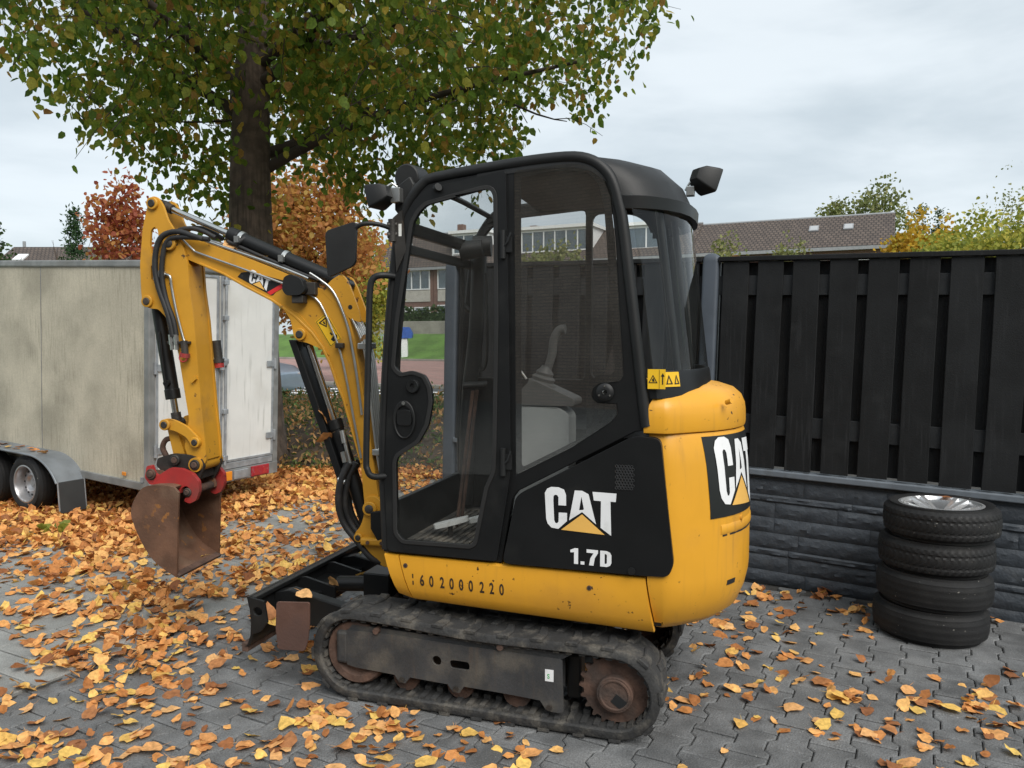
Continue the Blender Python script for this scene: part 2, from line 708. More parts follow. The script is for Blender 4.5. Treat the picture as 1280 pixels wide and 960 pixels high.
mat('tyre_rubber', (0.012, 0.012, 0.0125), 0.62, var=0.2, bump=0.15, bscale=150, spec=0.35, dirt=((0.055, 0.052, 0.046), 9, 0.5, 0.85, 0.3), spots=((0.2, 0.19, 0.17), 70, 0.68, 0.70))
mat('rust_metal', (0.085, 0.048, 0.034), 0.85, var=0.35, scale=14, bump=0.5, bscale=60, dirt=((0.05, 0.042, 0.038), 8, 0.45, 0.7, 0.7))
mat('rust_plate', (0.10, 0.050, 0.036), 0.6, var=0.2, scale=10, bump=0.15, bscale=80, dirt=((0.06, 0.035, 0.03), 5, 0.45, 0.7, 0.6))
mat('bucket_steel', (0.125, 0.062, 0.036), 0.62, var=0.25, scale=9, bump=0.2, bscale=70,
    dirt=((0.20, 0.135, 0.09), 6, 0.5, 0.75, 0.5), spots=((0.26, 0.11, 0.03), 22, 0.58, 0.63))
mat('red_paint', (0.34, 0.028, 0.026), 0.45, var=0.12, dirt=((0.13, 0.05, 0.04), 8, 0.45, 0.75, 0.7), spots=((0.05, 0.03, 0.025), 40, 0.6, 0.64))
mat('dark_steel', (0.05, 0.046, 0.042), 0.55, metal=0.5, var=0.3, bump=0.15, bscale=120, dirt=((0.13, 0.09, 0.06), 14, 0.5, 0.75, 0.6))
mat('chrome_rod', (0.62, 0.62, 0.60), 0.16, metal=1.0, var=0.05)
mat('zinc_pipe', (0.52, 0.53, 0.52), 0.30, metal=0.9, var=0.1, dirt=((0.2, 0.17, 0.12), 18, 0.55, 0.8, 0.4))
mat('galvanised', (0.36, 0.38, 0.40), 0.48, metal=0.55, var=0.18, scale=14, dirt=((0.16, 0.15, 0.13), 4, 0.5, 0.8, 0.5))
mat('hose_rubber', (0.016, 0.016, 0.017), 0.6, dirt=((0.08, 0.07, 0.06), 12, 0.5, 0.8, 0.4))
mat('decal_white', (0.78, 0.79, 0.80), 0.4, var=0.04, dirt=((0.45, 0.45, 0.42), 20, 0.55, 0.8, 0.4))
mat('decal_yellow', (0.80, 0.46, 0.11), 0.4, var=0.05)
mat('decal_black', (0.012, 0.013, 0.014), 0.4, dirt=((0.1, 0.1, 0.1), 40, 0.62, 0.75, 0.4))
mat('decal_red', (0.60, 0.03, 0.03), 0.4)
mat('warning_yellow', (0.80, 0.48, 0.02), 0.42, var=0.05)
mat('stencil_ink', (0.03, 0.018, 0.01), 0.7, var=0.3, scale=60)
mat('green_ink', (0.06, 0.42, 0.12), 0.6)
mat('seat_fabric', (0.035, 0.028, 0.027), 0.9, bump=0.3, bscale=300)
mat('grey_plastic', (0.42, 0.44, 0.44), 0.55, var=0.06, dirt=((0.2, 0.18, 0.15), 10, 0.55, 0.8, 0.4))
mat('console_grey', (0.12, 0.122, 0.122), 0.55, var=0.1, dirt=((0.14, 0.13, 0.12), 10, 0.5, 0.8, 0.4))
mat('floor_mat', (0.06, 0.058, 0.055), 0.85, var=0.3, bump=0.3, bscale=90, dirt=((0.26, 0.23, 0.19), 9, 0.42, 0.66, 0.8))
mat('pedal_pad', (0.66, 0.67, 0.66), 0.6, var=0.1, dirt=((0.4, 0.38, 0.33), 22, 0.5, 0.7, 0.6))
mat('mirror_glass', (0.7, 0.7, 0.7), 0.02, metal=1.0, var=0)
mat('lamp_glass', (0.55, 0.55, 0.55), 0.1, metal=0.6, var=0)
mat('bare_tag', (0.72, 0.72, 0.68), 0.5)
glass_mat('cab_glass', (0.94, 0.945, 0.94), 0.004, 1.0)
glass_mat('rear_glass', (0.84, 0.86, 0.85), 0.005, 0.9)
glass_mat('side_glass', (0.90, 0.90, 0.89), 0.006, 3.0)
glass_mat('house_glass', (0.55, 0.62, 0.66), 0.04, 2.5)

mat('paver_concrete', (0.128, 0.131, 0.133), 0.78, var=0.28, scale=7, bump=0.6, bscale=150, island=0.17, grain=0.30, gscale=170,
    dirt=((0.19, 0.19, 0.186), 2.1, 0.48, 0.75, 0.55), spots=((0.30, 0.30, 0.29), 120, 0.66, 0.68))
mat('slab_concrete', (0.24, 0.242, 0.232), 0.85, var=0.2, scale=6, bump=0.4, bscale=140, island=0.15, grain=0.22, gscale=150,
    dirt=((0.12, 0.125, 0.115), 3, 0.45, 0.75, 0.6))
mat('joint_sand', (0.034, 0.032, 0.029), 0.95, var=0.3, scale=20, bump=0.4, bscale=200)
mat('fence_wood', (0.0085, 0.0092, 0.0100), 0.66, spec=0.28, var=0.25, scale=5, bump=0.12, bscale=120, island=0.22,
    streak=((0.030, 0.031, 0.033), 60, 0.52, 0.75, 0.6), dirt=((0.028, 0.029, 0.030), 7, 0.55, 0.85, 0.5))
mat('fence_rail_wood', (0.020, 0.022, 0.024), 0.65, spec=0.3, var=0.2, scale=8, bump=0.1, bscale=140)
mat('fence_concrete', (0.043, 0.052, 0.064), 0.62, var=0.14, scale=10, bump=0.35, bscale=70, island=0.10,
    dirt=((0.062, 0.066, 0.07), 9, 0.5, 0.8, 0.5))
mat('fence_post_concrete', (0.060, 0.073, 0.092), 0.6, var=0.1, bump=0.12, bscale=150)
mat('ledge_concrete', (0.125, 0.145, 0.168), 0.6, var=0.12, scale=12, dirt=((0.08, 0.085, 0.09), 14, 0.5, 0.75, 0.5))

mat('asphalt', (0.075, 0.078, 0.083), 0.9, var=0.15, scale=2, bump=0.2, bscale=60)
mat('road_paint', (0.72, 0.73, 0.74), 0.7, var=0.08)
mat('lawn', (0.085, 0.165, 0.030), 0.9, var=0.25, scale=0.6, bump=0.5, bscale=8)
mat('soil', (0.055, 0.040, 0.028), 0.95, var=0.3, scale=5, bump=0.5, bscale=25)
brick_mat('red_paving', (0.36, 0.20, 0.175), (0.30, 0.165, 0.15), (0.22, 0.18, 0.16), 1.0, 1.1, 0.55, 'xy', 0.05)
mat('wall_concrete', (0.27, 0.255, 0.225), 0.9, var=0.15, scale=1.2, bump=0.2, bscale=14)
mat('bark', (0.085, 0.062, 0.046), 0.95, var=0.35, scale=9, bump=1.0, bscale=22, streak=((0.030, 0.022, 0.016), 30, 0.42, 0.62, 0.8))
mat('twig', (0.045, 0.034, 0.026), 0.9)
mat('trailer_side', (0.47, 0.43, 0.335), 0.75, var=0.09, scale=3, grain=0.09, gscale=70, bump=0.08, bscale=90,
    dirt=((0.23, 0.215, 0.165), 1.9, 0.42, 0.72, 0.65), streak=((0.20, 0.18, 0.13), 75, 0.46, 0.74, 0.6))
mat('trailer_door', (0.68, 0.68, 0.655), 0.6, var=0.05, scale=3,
    dirt=((0.50, 0.49, 0.45), 2.4, 0.45, 0.75, 0.5), streak=((0.33, 0.33, 0.30), 30, 0.55, 0.78, 0.6))
mat('trailer_profile', (0.25, 0.255, 0.25), 0.5, metal=0.35, var=0.2, scale=10, dirt=((0.12, 0.115, 0.1), 5, 0.45, 0.75, 0.6))
mat('fender_metal', (0.185, 0.205, 0.225), 0.45, metal=0.25, var=0.15, scale=6, dirt=((0.13, 0.13, 0.12), 5, 0.5, 0.8, 0.5))
mat('mudflap', (0.03, 0.032, 0.033), 0.75)
mat('amber_lens', (0.75, 0.26, 0.02), 0.3)
mat('red_lens', (0.32, 0.02, 0.03), 0.3, dirt=((0.3, 0.2, 0.2), 30, 0.5, 0.7, 0.4))
mat('wheel_silver', (0.38, 0.38, 0.39), 0.35, metal=0.7, var=0.12, dirt=((0.22, 0.2, 0.17), 12, 0.5, 0.8, 0.5))
mat('alloy', (0.74, 0.75, 0.76), 0.28, metal=0.75, var=0.06)
mat('car_paint', (0.20, 0.25, 0.31), 0.3, metal=0.3, coat=0.6, var=0.04)
brick_mat('house_brick', (0.20, 0.095, 0.070), (0.155, 0.075, 0.058), (0.22, 0.19, 0.165), 1.0, 0.22, 0.07)
brick_mat('grey_brick', (0.36, 0.28, 0.23), (0.30, 0.24, 0.20), (0.20, 0.175, 0.155), 1.0, 0.24, 0.075, 'xz', 0.008)
brick_mat('roof_tile', (0.115, 0.088, 0.072), (0.085, 0.066, 0.056), (0.035, 0.028, 0.025), 1.0, 0.30, 0.36, 'xy', 0.045)
mat('white_frame', (0.78, 0.79, 0.79), 0.5, var=0.04)
mat('panel_cream', (0.46, 0.44, 0.39), 0.8, var=0.08, scale=3)
mat('curtain', (0.50, 0.50, 0.49), 0.9, var=0.25, scale=1.6)
mat('zinc_roof', (0.26, 0.27, 0.28), 0.6, var=0.1)
mat('blue_plastic', (0.03, 0.10, 0.38), 0.5)
leaf_mat('linden_leaf', [(0, (0.080, 0.145, 0.022)), (.30, (0.135, 0.215, 0.030)), (.58, (0.205, 0.270, 0.036)), (.76, (0.29, 0.30, 0.042)),
                         (.92, (0.42, 0.31, 0.045)), (1, (0.38, 0.19, 0.06))], 0.62)
leaf_mat('fallen_brown', [(0, (0.26, 0.105, 0.045)), (1, (0.46, 0.20, 0.075))], 0.15, 0.65)
leaf_mat('fallen_orange', [(0, (0.60, 0.25, 0.08)), (.5, (0.72, 0.355, 0.13)), (1, (0.78, 0.45, 0.19))], 0.15, 0.65)
leaf_mat('fallen_yellow', [(0, (0.78, 0.45, 0.12)), (1, (0.84, 0.57, 0.15))], 0.2, 0.65)
leaf_mat('litter_tint', [(0, (0.25, 0.095, 0.036)), (.22, (0.50, 0.20, 0.060)), (.5, (0.72, 0.325, 0.10)), (.8, (0.80, 0.44, 0.155)),
                         (1, (0.84, 0.56, 0.14))], 0.15, 0.7)
leaf_mat('red_tree_leaf', [(0, (0.32, 0.085, 0.055)), (.4, (0.44, 0.13, 0.07)), (.75, (0.52, 0.20, 0.07)), (1, (0.52, 0.29, 0.08))], 0.55)
leaf_mat('orange_tree_leaf', [(0, (0.38, 0.16, 0.06)), (.45, (0.52, 0.24, 0.075)), (.8, (0.55, 0.32, 0.08)), (1, (0.40, 0.34, 0.08))], 0.55)
leaf_mat('yellow_leaf', [(0, (0.42, 0.235, 0.02)), (.5, (0.55, 0.34, 0.03)), (1, (0.42, 0.38, 0.05))], 0.45)
leaf_mat('lime_leaf', [(0, (0.17, 0.21, 0.035)), (.5, (0.34, 0.37, 0.06)), (1, (0.56, 0.48, 0.09))], 0.45)
leaf_mat('pale_leaf', [(0, (0.13, 0.165, 0.05)), (.6, (0.22, 0.24, 0.085)), (1, (0.32, 0.31, 0.13))], 0.4)
leaf_mat('dark_leaf', [(0, (0.022, 0.052, 0.016)), (.6, (0.040, 0.082, 0.022)), (1, (0.075, 0.115, 0.03))], 0.3)
leaf_mat('conifer_leaf', [(0, (0.020, 0.050, 0.018)), (.7, (0.040, 0.090, 0.030)), (1, (0.07, 0.13, 0.04))], 0.25)
leaf_mat('bed_leaf', [(0, (0.055, 0.11, 0.028)), (.35, (0.11, 0.17, 0.042)), (.55, (0.24, 0.19, 0.075)), (.78, (0.44, 0.22, 0.09)), (1, (0.62, 0.37, 0.16))], 0.35)

# ------------------------------------------------------------------ frames of reference
YA = R(-28.5)                                  # paving, fence and trailer run this way
A = Vector((math.cos(YA), math.sin(YA), 0))
B = Vector((-math.sin(YA), math.cos(YA), 0))


def yard(a, b, z=0.0):
    return A * a + B * b + Vector((0, 0, z))


FA = R(-26)                                    # the terrace across the road
FU = Vector((math.cos(FA), math.sin(FA), 0))
FN = Vector((-math.sin(FA), math.cos(FA), 0))


def far(s, n, z=0.0):
    return FU * s + FN * n + Vector((0, 0, z))


def smooth01(t):
    t = max(0.0, min(1.0, t))
    return t * t * (3 - 2 * t)


def ground_h(s, n):
    return -0.03 + 1.9 * smooth01((n - 44.3) / 7.7)


# ------------------------------------------------------------------ ground to the horizon
g = MB()
ns = [-900, -200, -60, -20, 0, 10, 20, 30, 40, 44] + [44.3 + 7.7 * k / 8 for k in range(9)] + [54, 60, 80, 150, 400, 1200]
ss = [-1200, -300, -100, -60, -30, -10, 10, 30, 60, 100, 300, 1200]
vs = [far(s, n, ground_h(s, n)) for n in ns for s in ss]
fs = [(i * len(ss) + j, i * len(ss) + j + 1, (i + 1) * len(ss) + j + 1, (i + 1) * len(ss) + j)
      for i in range(len(ns) - 1) for j in range(len(ss) - 1)]
g.add(vs, fs)
tag(g.build('ground', 'lawn', smooth=60, recalc=False), kind='structure')

# sand bed of the yard, the road, the brick street
m = MB()
m.plate([tuple(yard(a, b)[:2]) for a, b in ((-13, -3), (6, -3), (6, 14), (-13, 14))], -0.026, -0.014, 'xy')
yard_o = tag(m.build('yard_bed', 'joint_sand', smooth=0), kind='structure')
m = MB()
m.plate([tuple(far(s, n)[:2]) for s, n in ((-90, 15.2), (90, 15.2), (90, 20.6), (-90, 20.6))], -0.028, -0.020, 'xy')
road = tag(m.build('road', 'asphalt', smooth=0), kind='structure')
for k, n0 in enumerate((16.1, 17.0, 17.9, 18.9)):
    mm = MB()
    mm.plate([tuple(far(s, n)[:2]) for s, n in ((-19.5 + k * .4, n0), (-6 + k * .4, n0), (-6 + k * .4, n0 + .32), (-19.5 + k * .4, n0 + .32))], -0.020, -0.016, 'xy')
    mm.build('road_marking', 'road_paint', road, smooth=0)
m = MB()
m.plate([(-60, 20.6), (60, 20.6), (60, 44.4), (-60, 44.4)], -0.028, -0.016, 'xy')
o = m.build('brick_street', 'red_paving', smooth=0)
o.rotation_euler = (0, 0, FA)
tag(o, kind='structure')
m = MB()
m.plate([tuple(yard(a, b)[:2]) for a, b in ((-24, -26), (24, -26), (24, -3.0), (-24, -3.0))], -0.027, -0.012, 'xy')
tag(m.build('driveway', 'slab_concrete', smooth=0), kind='structure')
kb = MB()
kb.box(-60, 60, 20.5, 20.68, -.03, .09)
kb.box(-60, 60, 44.2, 44.45, -.03, .12)
o = kb.build('kerb', 'wall_concrete', smooth=0, bevel=.02)
o.rotation_euler = (0, 0, FA)
tag(o, kind='structure')

# ------------------------------------------------------------------ paving: interlocking stones, each its own piece
def bone(L=0.2, wide=0.168, narrow=0.116, gap=0.005):
    h, w, q = L / 2 - gap * .75, wide / 2 - gap / 2, narrow / 2 - gap / 2
    e1, e2 = 0.061, 0.037
    pts = [(-w, -h), (w, -h), (w, -e1), (q, -e2), (q, e2), (w, e1), (w, h), (-w, h), (-w, e1), (-q, e2), (-q, -e2), (-w, -e1)]
    return pts


def stone_mesh(name, outline, mt, depth=0.05, ch=0.005):
    ins = offset_poly(outline, ch)
    n = len(outline)
    mb = MB()
    mb.loft([[Vector((x, y, -depth)) for x, y in outline], [Vector((x, y, -ch * .8)) for x, y in outline],
             [Vector((x, y, 0)) for x, y in ins]], caps=False)
    tri = tessellate_polygon([[Vector((x, y, 0)) for x, y in ins]])
    mb.f += [tuple(2 * n + i for i in t) for t in tri]
    return mb.mesh(name, mt, smooth=0)


def in_view(p, margin=0.06):
    q = Vector(p) - cam.location
    th = R(3.45)
    f = q.y * math.cos(th) - q.z * math.sin(th)
    up = q.y * math.sin(th) + q.z * math.cos(th)
    if f < 0.2:
        return False, 0
    u, v = q.x / f * 961 / 640, up / f * 961 / 480
    return abs(u) < 1 + margin and abs(v) < 1 + margin, f


def lay(name, mesh_outline, mt, spots, limit=300, kname='stone_field'):
    """the largest in view as single stones, the rest of the field joined"""
    me = stone_mesh(name, mesh_outline, mt)
    vis = []
    rest = []
    for (x, y, rz) in spots:
        ok, d = in_view((x, y, 0))
        (vis if ok else rest).append((d, x, y, rz))
    vis.sort()
    rest += vis[limit:]
    for d, x, y, rz in vis[:limit]:
        link_copy(me, name, yard_o, (x, y, random.uniform(-.0022, .0022)), (random.gauss(0, .007), random.gauss(0, .007), rz + random.gauss(0, .006)))
    V, F = [], []
    bv = [v.co.copy() for v in me.vertices]
    bf = [tuple(p.vertices) for p in me.polygons]
    for d, x, y, rz in rest:
        M = Matrix.Translation((x, y, random.uniform(-.003, .002))) @ Matrix.Rotation(rz, 4, 'Z') @ Matrix.Rotation(random.gauss(0, .007), 4, 'X')
        o = len(V)
        V += [M @ v for v in bv]
        F += [tuple(o + i for i in f) for f in bf]
    fm = bpy.data.meshes.new(kname)
    fm.from_pydata(V, [], F)
    fm.materials.append(MATS[mt])
    fo = bpy.data.objects.new(kname, fm)
    col.objects.link(fo)
    fo.parent = yard_o
    fo['kind'] = 'stuff'


PITCH = 0.142
A_EDGE = -3.50
spots = []
for i in range(0, 42):
    a = A_EDGE + 0.09 + PITCH * i
    for j in range(4, 25):
        b = 0.2 * j + (0.1 if i % 2 else 0.0)
        if b < 4.96:
            p = yard(a, b)
            spots.append((p.x, p.y, YA))
lay('paving_stone', bone(), 'paver_concrete', spots, 300, 'paving_stone_field')
spots = []
sq = .1462
for i in range(0, 30):
    for j in range(2, 34):
        a, b = A_EDGE - 0.16 - 0.3 * i, 0.3 * j + (0.15 if i % 2 else 0)
        if (a + 5.9) < 0 and 4.4 < b < 5.3 and False:
            continue
        p = yard(a, b)
        spots.append((p.x, p.y, YA))
lay('paving_slab', [(-sq, -sq), (sq, -sq), (sq, sq), (-sq, sq)], 'slab_concrete', spots, 300, 'paving_slab_field')

# ------------------------------------------------------------------ garden fence
FO = Vector((1.52, 4.87, 0))                    # on the front of the base, beside the machine's tail
fence = empty('garden_fence', FO, R(-29))
fence.rotation_euler = (0, .025, R(-29))            # the panels have settled towards one end
tag(fence, 'black board fence on rock faced concrete base running behind the yellow excavator', 'fence')
# local: x along the fence to the right, y away from the yard, z up
POSTS = [-2.33, -0.325, 1.70]
for px in POSTS:
    mb = MB()
    h = 2.10
    rings = []
    for z, sc in ((0, 1), (h - .045, 1), (h - .02, .93), (h - .004, .72), (h + .008, .35)):
        rings.append([Vector((px + math.copysign(1, cx) * (abs(cx)) * sc, .05 + cy * sc, z)) for cx, cy in rounded([(-.052, -.055), (.052, -.055), (.052, .055), (-.052, .055)], .02, 3)])
    mb.loft(rings)
    mb.build('post', 'fence_post_concrete', fence, smooth=50)
ROWS = [.088, .098, .046, .102, .098, .096, .048, .098]
for bi in range(2):
    x0, x1 = POSTS[bi] + .055, POSTS[bi + 1] - .055
    mb = MB()
    mb.box(x0, x1, .03, .075, 0, .715)
    slab = mb.build('base_slab', 'fence_concrete', fence, smooth=0)
    z = 0.0
    for ri, rh in enumerate(ROWS):
        x = x0 + .002
        k = 0
        while x < x1 - .05:
            ln = random.uniform(.34, .62) if ri % 3 else random.uniform(.55, .95)
            xe = min(x + ln, x1 - .002)
            if x1 - xe < .12:
                xe = x1 - .002
            nx, nz_ = max(6, int((xe - x) / .022)), (6 if rh > .06 else 4)
            V, F = [], []
            for iz in range(nz_ + 1):
                for ix in range(nx + 1):
                    fx, fz = ix / nx, iz / nz_
                    xx, zz = x + (xe - x) * fx, z + .002 + (rh - .004) * fz
                    edge = min(1, min(fz, 1 - fz) * 4.0, min(fx * (xe - x), (1 - fx) * (xe - x)) / .012)
                    q = Vector((xx * 13 + ri * 3.1, zz * 24, bi * 5 + k * 2.7))
                    d = .008 + .011 * abs(noise.noise(q * 1.6)) + .007 * noise.noise(q * 3.7)
                    V.append((xx, .030 - max(0.002, d) * (0.15 + .85 * edge), zz))
            W = nx + 1
            for iz in range(nz_):
                for ix in range(nx):
                    i0 = iz * W + ix
                    F.append((i0, i0 + 1, i0 + W + 1, i0 + W))
            # back rim down to the slab
            rim = [i for i in range(W)] + [iz * W + nx for iz in range(1, nz_ + 1)] + [nz_ * W + ix for ix in range(nx - 1, -1, -1)] + [iz * W for iz in range(nz_ - 1, 0, -1)]
            o = len(V)
            V += [(V[i][0], .034, V[i][2]) for i in rim]
            for q in range(len(rim)):
                r2 = (q + 1) % len(rim)
                F.append((rim[q], o + q, o + r2, rim[r2]))
            sb = MB()
            sb.add(V, F)
            sb.build('rock_face', 'fence_concrete', slab, smooth=25)
            x = xe + .003
            k += 1
        z += rh
    mb = MB()
    mb.plate([(x0 - .004, -.012), (x1 + .004, -.012), (x1 + .004, .088), (x0 - .004, .088)], .700, .738, 'xy')
    mb.build('ledge', 'ledge_concrete', fence, smooth=0, bevel=.006)
    for zr in (1.02, 1.90):
        mb = MB()
        mb.box(x0 + .003, x1 - .003, .030, .056, zr - .062, zr + .062)
        mb.build('rail', 'fence_rail_wood', fence, smooth=0, bevel=.003)
    mb = MB()
    mb.box(x0 - .002, x1 + .002, -.006, .092, 2.052, 2.082)
    mb.build('cap_rail', 'fence_wood', fence, smooth=0, bevel=.004)
    nb = 9
    pitch = (x1 - x0) / nb
    for i in range(nb):
        xc = x0 + pitch * (i + .5)
        w = .081 + random.uniform(-.004, .003)
        for side, y0, y1, off in ((0, .008, .028, 0), (1, .058, .076, pitch / 2)):
            xx = xc + off
            if side and i == nb - 1:
                xx, w = x1 - .062, .058
            if side and i == 0:
                e_ = MB()
                e_.box(x0 + .003, x0 + .10, y0, y1, .75, 2.048)
                e_.build('plank', 'fence_wood', fence, smooth=0, bevel=.003)
            zb = (.745 if not side else .75) + random.uniform(0, .008)
            nseg = 5
            lean = random.gauss(0, .0025)
            bow = random.gauss(0, .0025)
            rings = []
            for s_ in range(nseg + 1):
                t = s_ / nseg
                dx = lean * (t - .5) * 2 + bow * math.sin(math.pi * t)
                dy = random.gauss(0, .0008)
                rings.append([Vector((xx + dx + cx, cy + dy, zb + (2.048 - zb) * t)) for cx, cy in
                              ((-w, y0 + .003), (-w + .003, y0), (w - .003, y0), (w, y0 + .003), (w, y1), (-w, y1))])
            b_ = MB()
            b_.loft(rings)
            b_.build('plank', 'fence_wood', fence, smooth=20)

# ================================================================== mini excavator
EX = empty('mini_excavator', (-0.001, 3.536, 0), R(-17.86))
tag(EX, 'yellow and black mini excavator with closed cab, rubber tracks and raised digging arm', 'excavator')
# local axes: x to the machine's tail, y to its far side, z up


# ---- rubber tracks ------------------------------------------------
def track_path():
    pts = []
    ci, ri = Vector((-.565, .203)), .190
    cs, rs = Vector((.572, .190)), .176
    for k in range(0, 15):                              # idler: bottom -> front -> top
        a = R(270 - 180 * k / 14)
        pts.append(ci + Vector((math.cos(a), math.sin(a))) * ri)
    n = 16
    p0, p1 = pts[-1], cs + Vector((0, rs))
    for k in range(1, n):
        t = k / n
        sag = -.010 * math.sin(math.pi * t) + .004 * math.sin(3 * math.pi * t)
        pts.append(p0.lerp(p1, t) + Vector((0, sag)))
    for k in range(0, 15):
        a = R(90 - 180 * k / 14)
        pts.append(cs + Vector((math.cos(a), math.sin(a))) * rs)
    p0, p1 = pts[-1], pts[0]
    for k in range(1, n):
        pts.append(p0.lerp(p1, k / n))
    return pts


TP = track_path()


def path_frames(P):
    N = len(P)
    out = []
    for i in range(N):
        t = (P[(i + 1) % N] - P[i - 1]).normalized()
        out.append((P[i], t, Vector((-t.y, t.x))))
    return out


lug_mesh = None


def make_track(yc):
    global lug_mesh
    fr = path_frames(TP)
    mb = MB()
    sec = [(-.115, -.030), (-.115, -.004), (-.109, .004), (.109, .004), (.115, -.004), (.115, -.030), (.108, -.036), (-.108, -.036)]
    rings = [[Vector((p.x + nn.x * d, yc + y, p.y + nn.y * d)) for y, d in sec] for p, t, nn in fr]
    rings.append(rings[0])
    mb.loft(rings, caps=False)
    # inner guide lugs
    L_ = 0
    last = -1
    for i, (p, t, nn) in enumerate(fr):
        q = TP[(i + 1) % len(TP)]
        seg = (q - p).length
        k = 0
        while (last + 1) * .0535 < L_ + seg:
            last += 1
            f = (last * .0535 - L_) / seg
            c = p.lerp(q, max(0, f))
            M = Matrix(((t.x, 0, nn.x, c.x), (0, 1, 0, yc), (t.y, 0, nn.y, c.y), (0, 0, 0, 1)))
            mb.box(-.012, .012, -.10, -.028, -.046, -.034, M)
            mb.box(-.014, .014, -.028, .028, -.062, -.034, M)
            mb.box(-.012, .012, .028, .10, -.046, -.034, M)
        L_ += seg
    tr = mb.build('rubber_track', 'track_rubber', EX, smooth=40)
    if lug_mesh is None:
        lb = MB()
        lo = [(-.026, -.118), (.022, -.118), (.030, -.060), (.012, .012), (-.018, .012), (-.010, -.060)]
        hi = offset_poly(lo, .006)
        lb.loft([[Vector((x, y, -.002)) for x, y in lo], [Vector((x, y, .009)) for x, y in lo], [Vector((x, y, .014)) for x, y in hi]])
        lug_mesh = lb.mesh('tread_lug', 'track_rubber', smooth=25)
    total = L_
    npit = 48
    for k in range(npit):
        s = total * k / npit
        acc = 0
        for i in range(len(TP)):
            seg = (TP[(i + 1) % len(TP)] - TP[i]).length
            if acc + seg > s:
                f = (s - acc) / seg
                c = TP[i].lerp(TP[(i + 1) % len(TP)], f)
                t = (fr[i][1].lerp(fr[(i + 1) % len(TP)][1], f)).normalized()
                break
            acc += seg
        ang = math.atan2(-t.y, t.x)                     # rotation about +y taking x to t
        flip = 1 if k % 2 == 0 else -1
        o = link_copy(lug_mesh, 'tread_lug', tr, (c.x, yc, c.y), (0, ang, 0), (1, flip, 1))
    return tr


make_track(-.38)
make_track(.38)


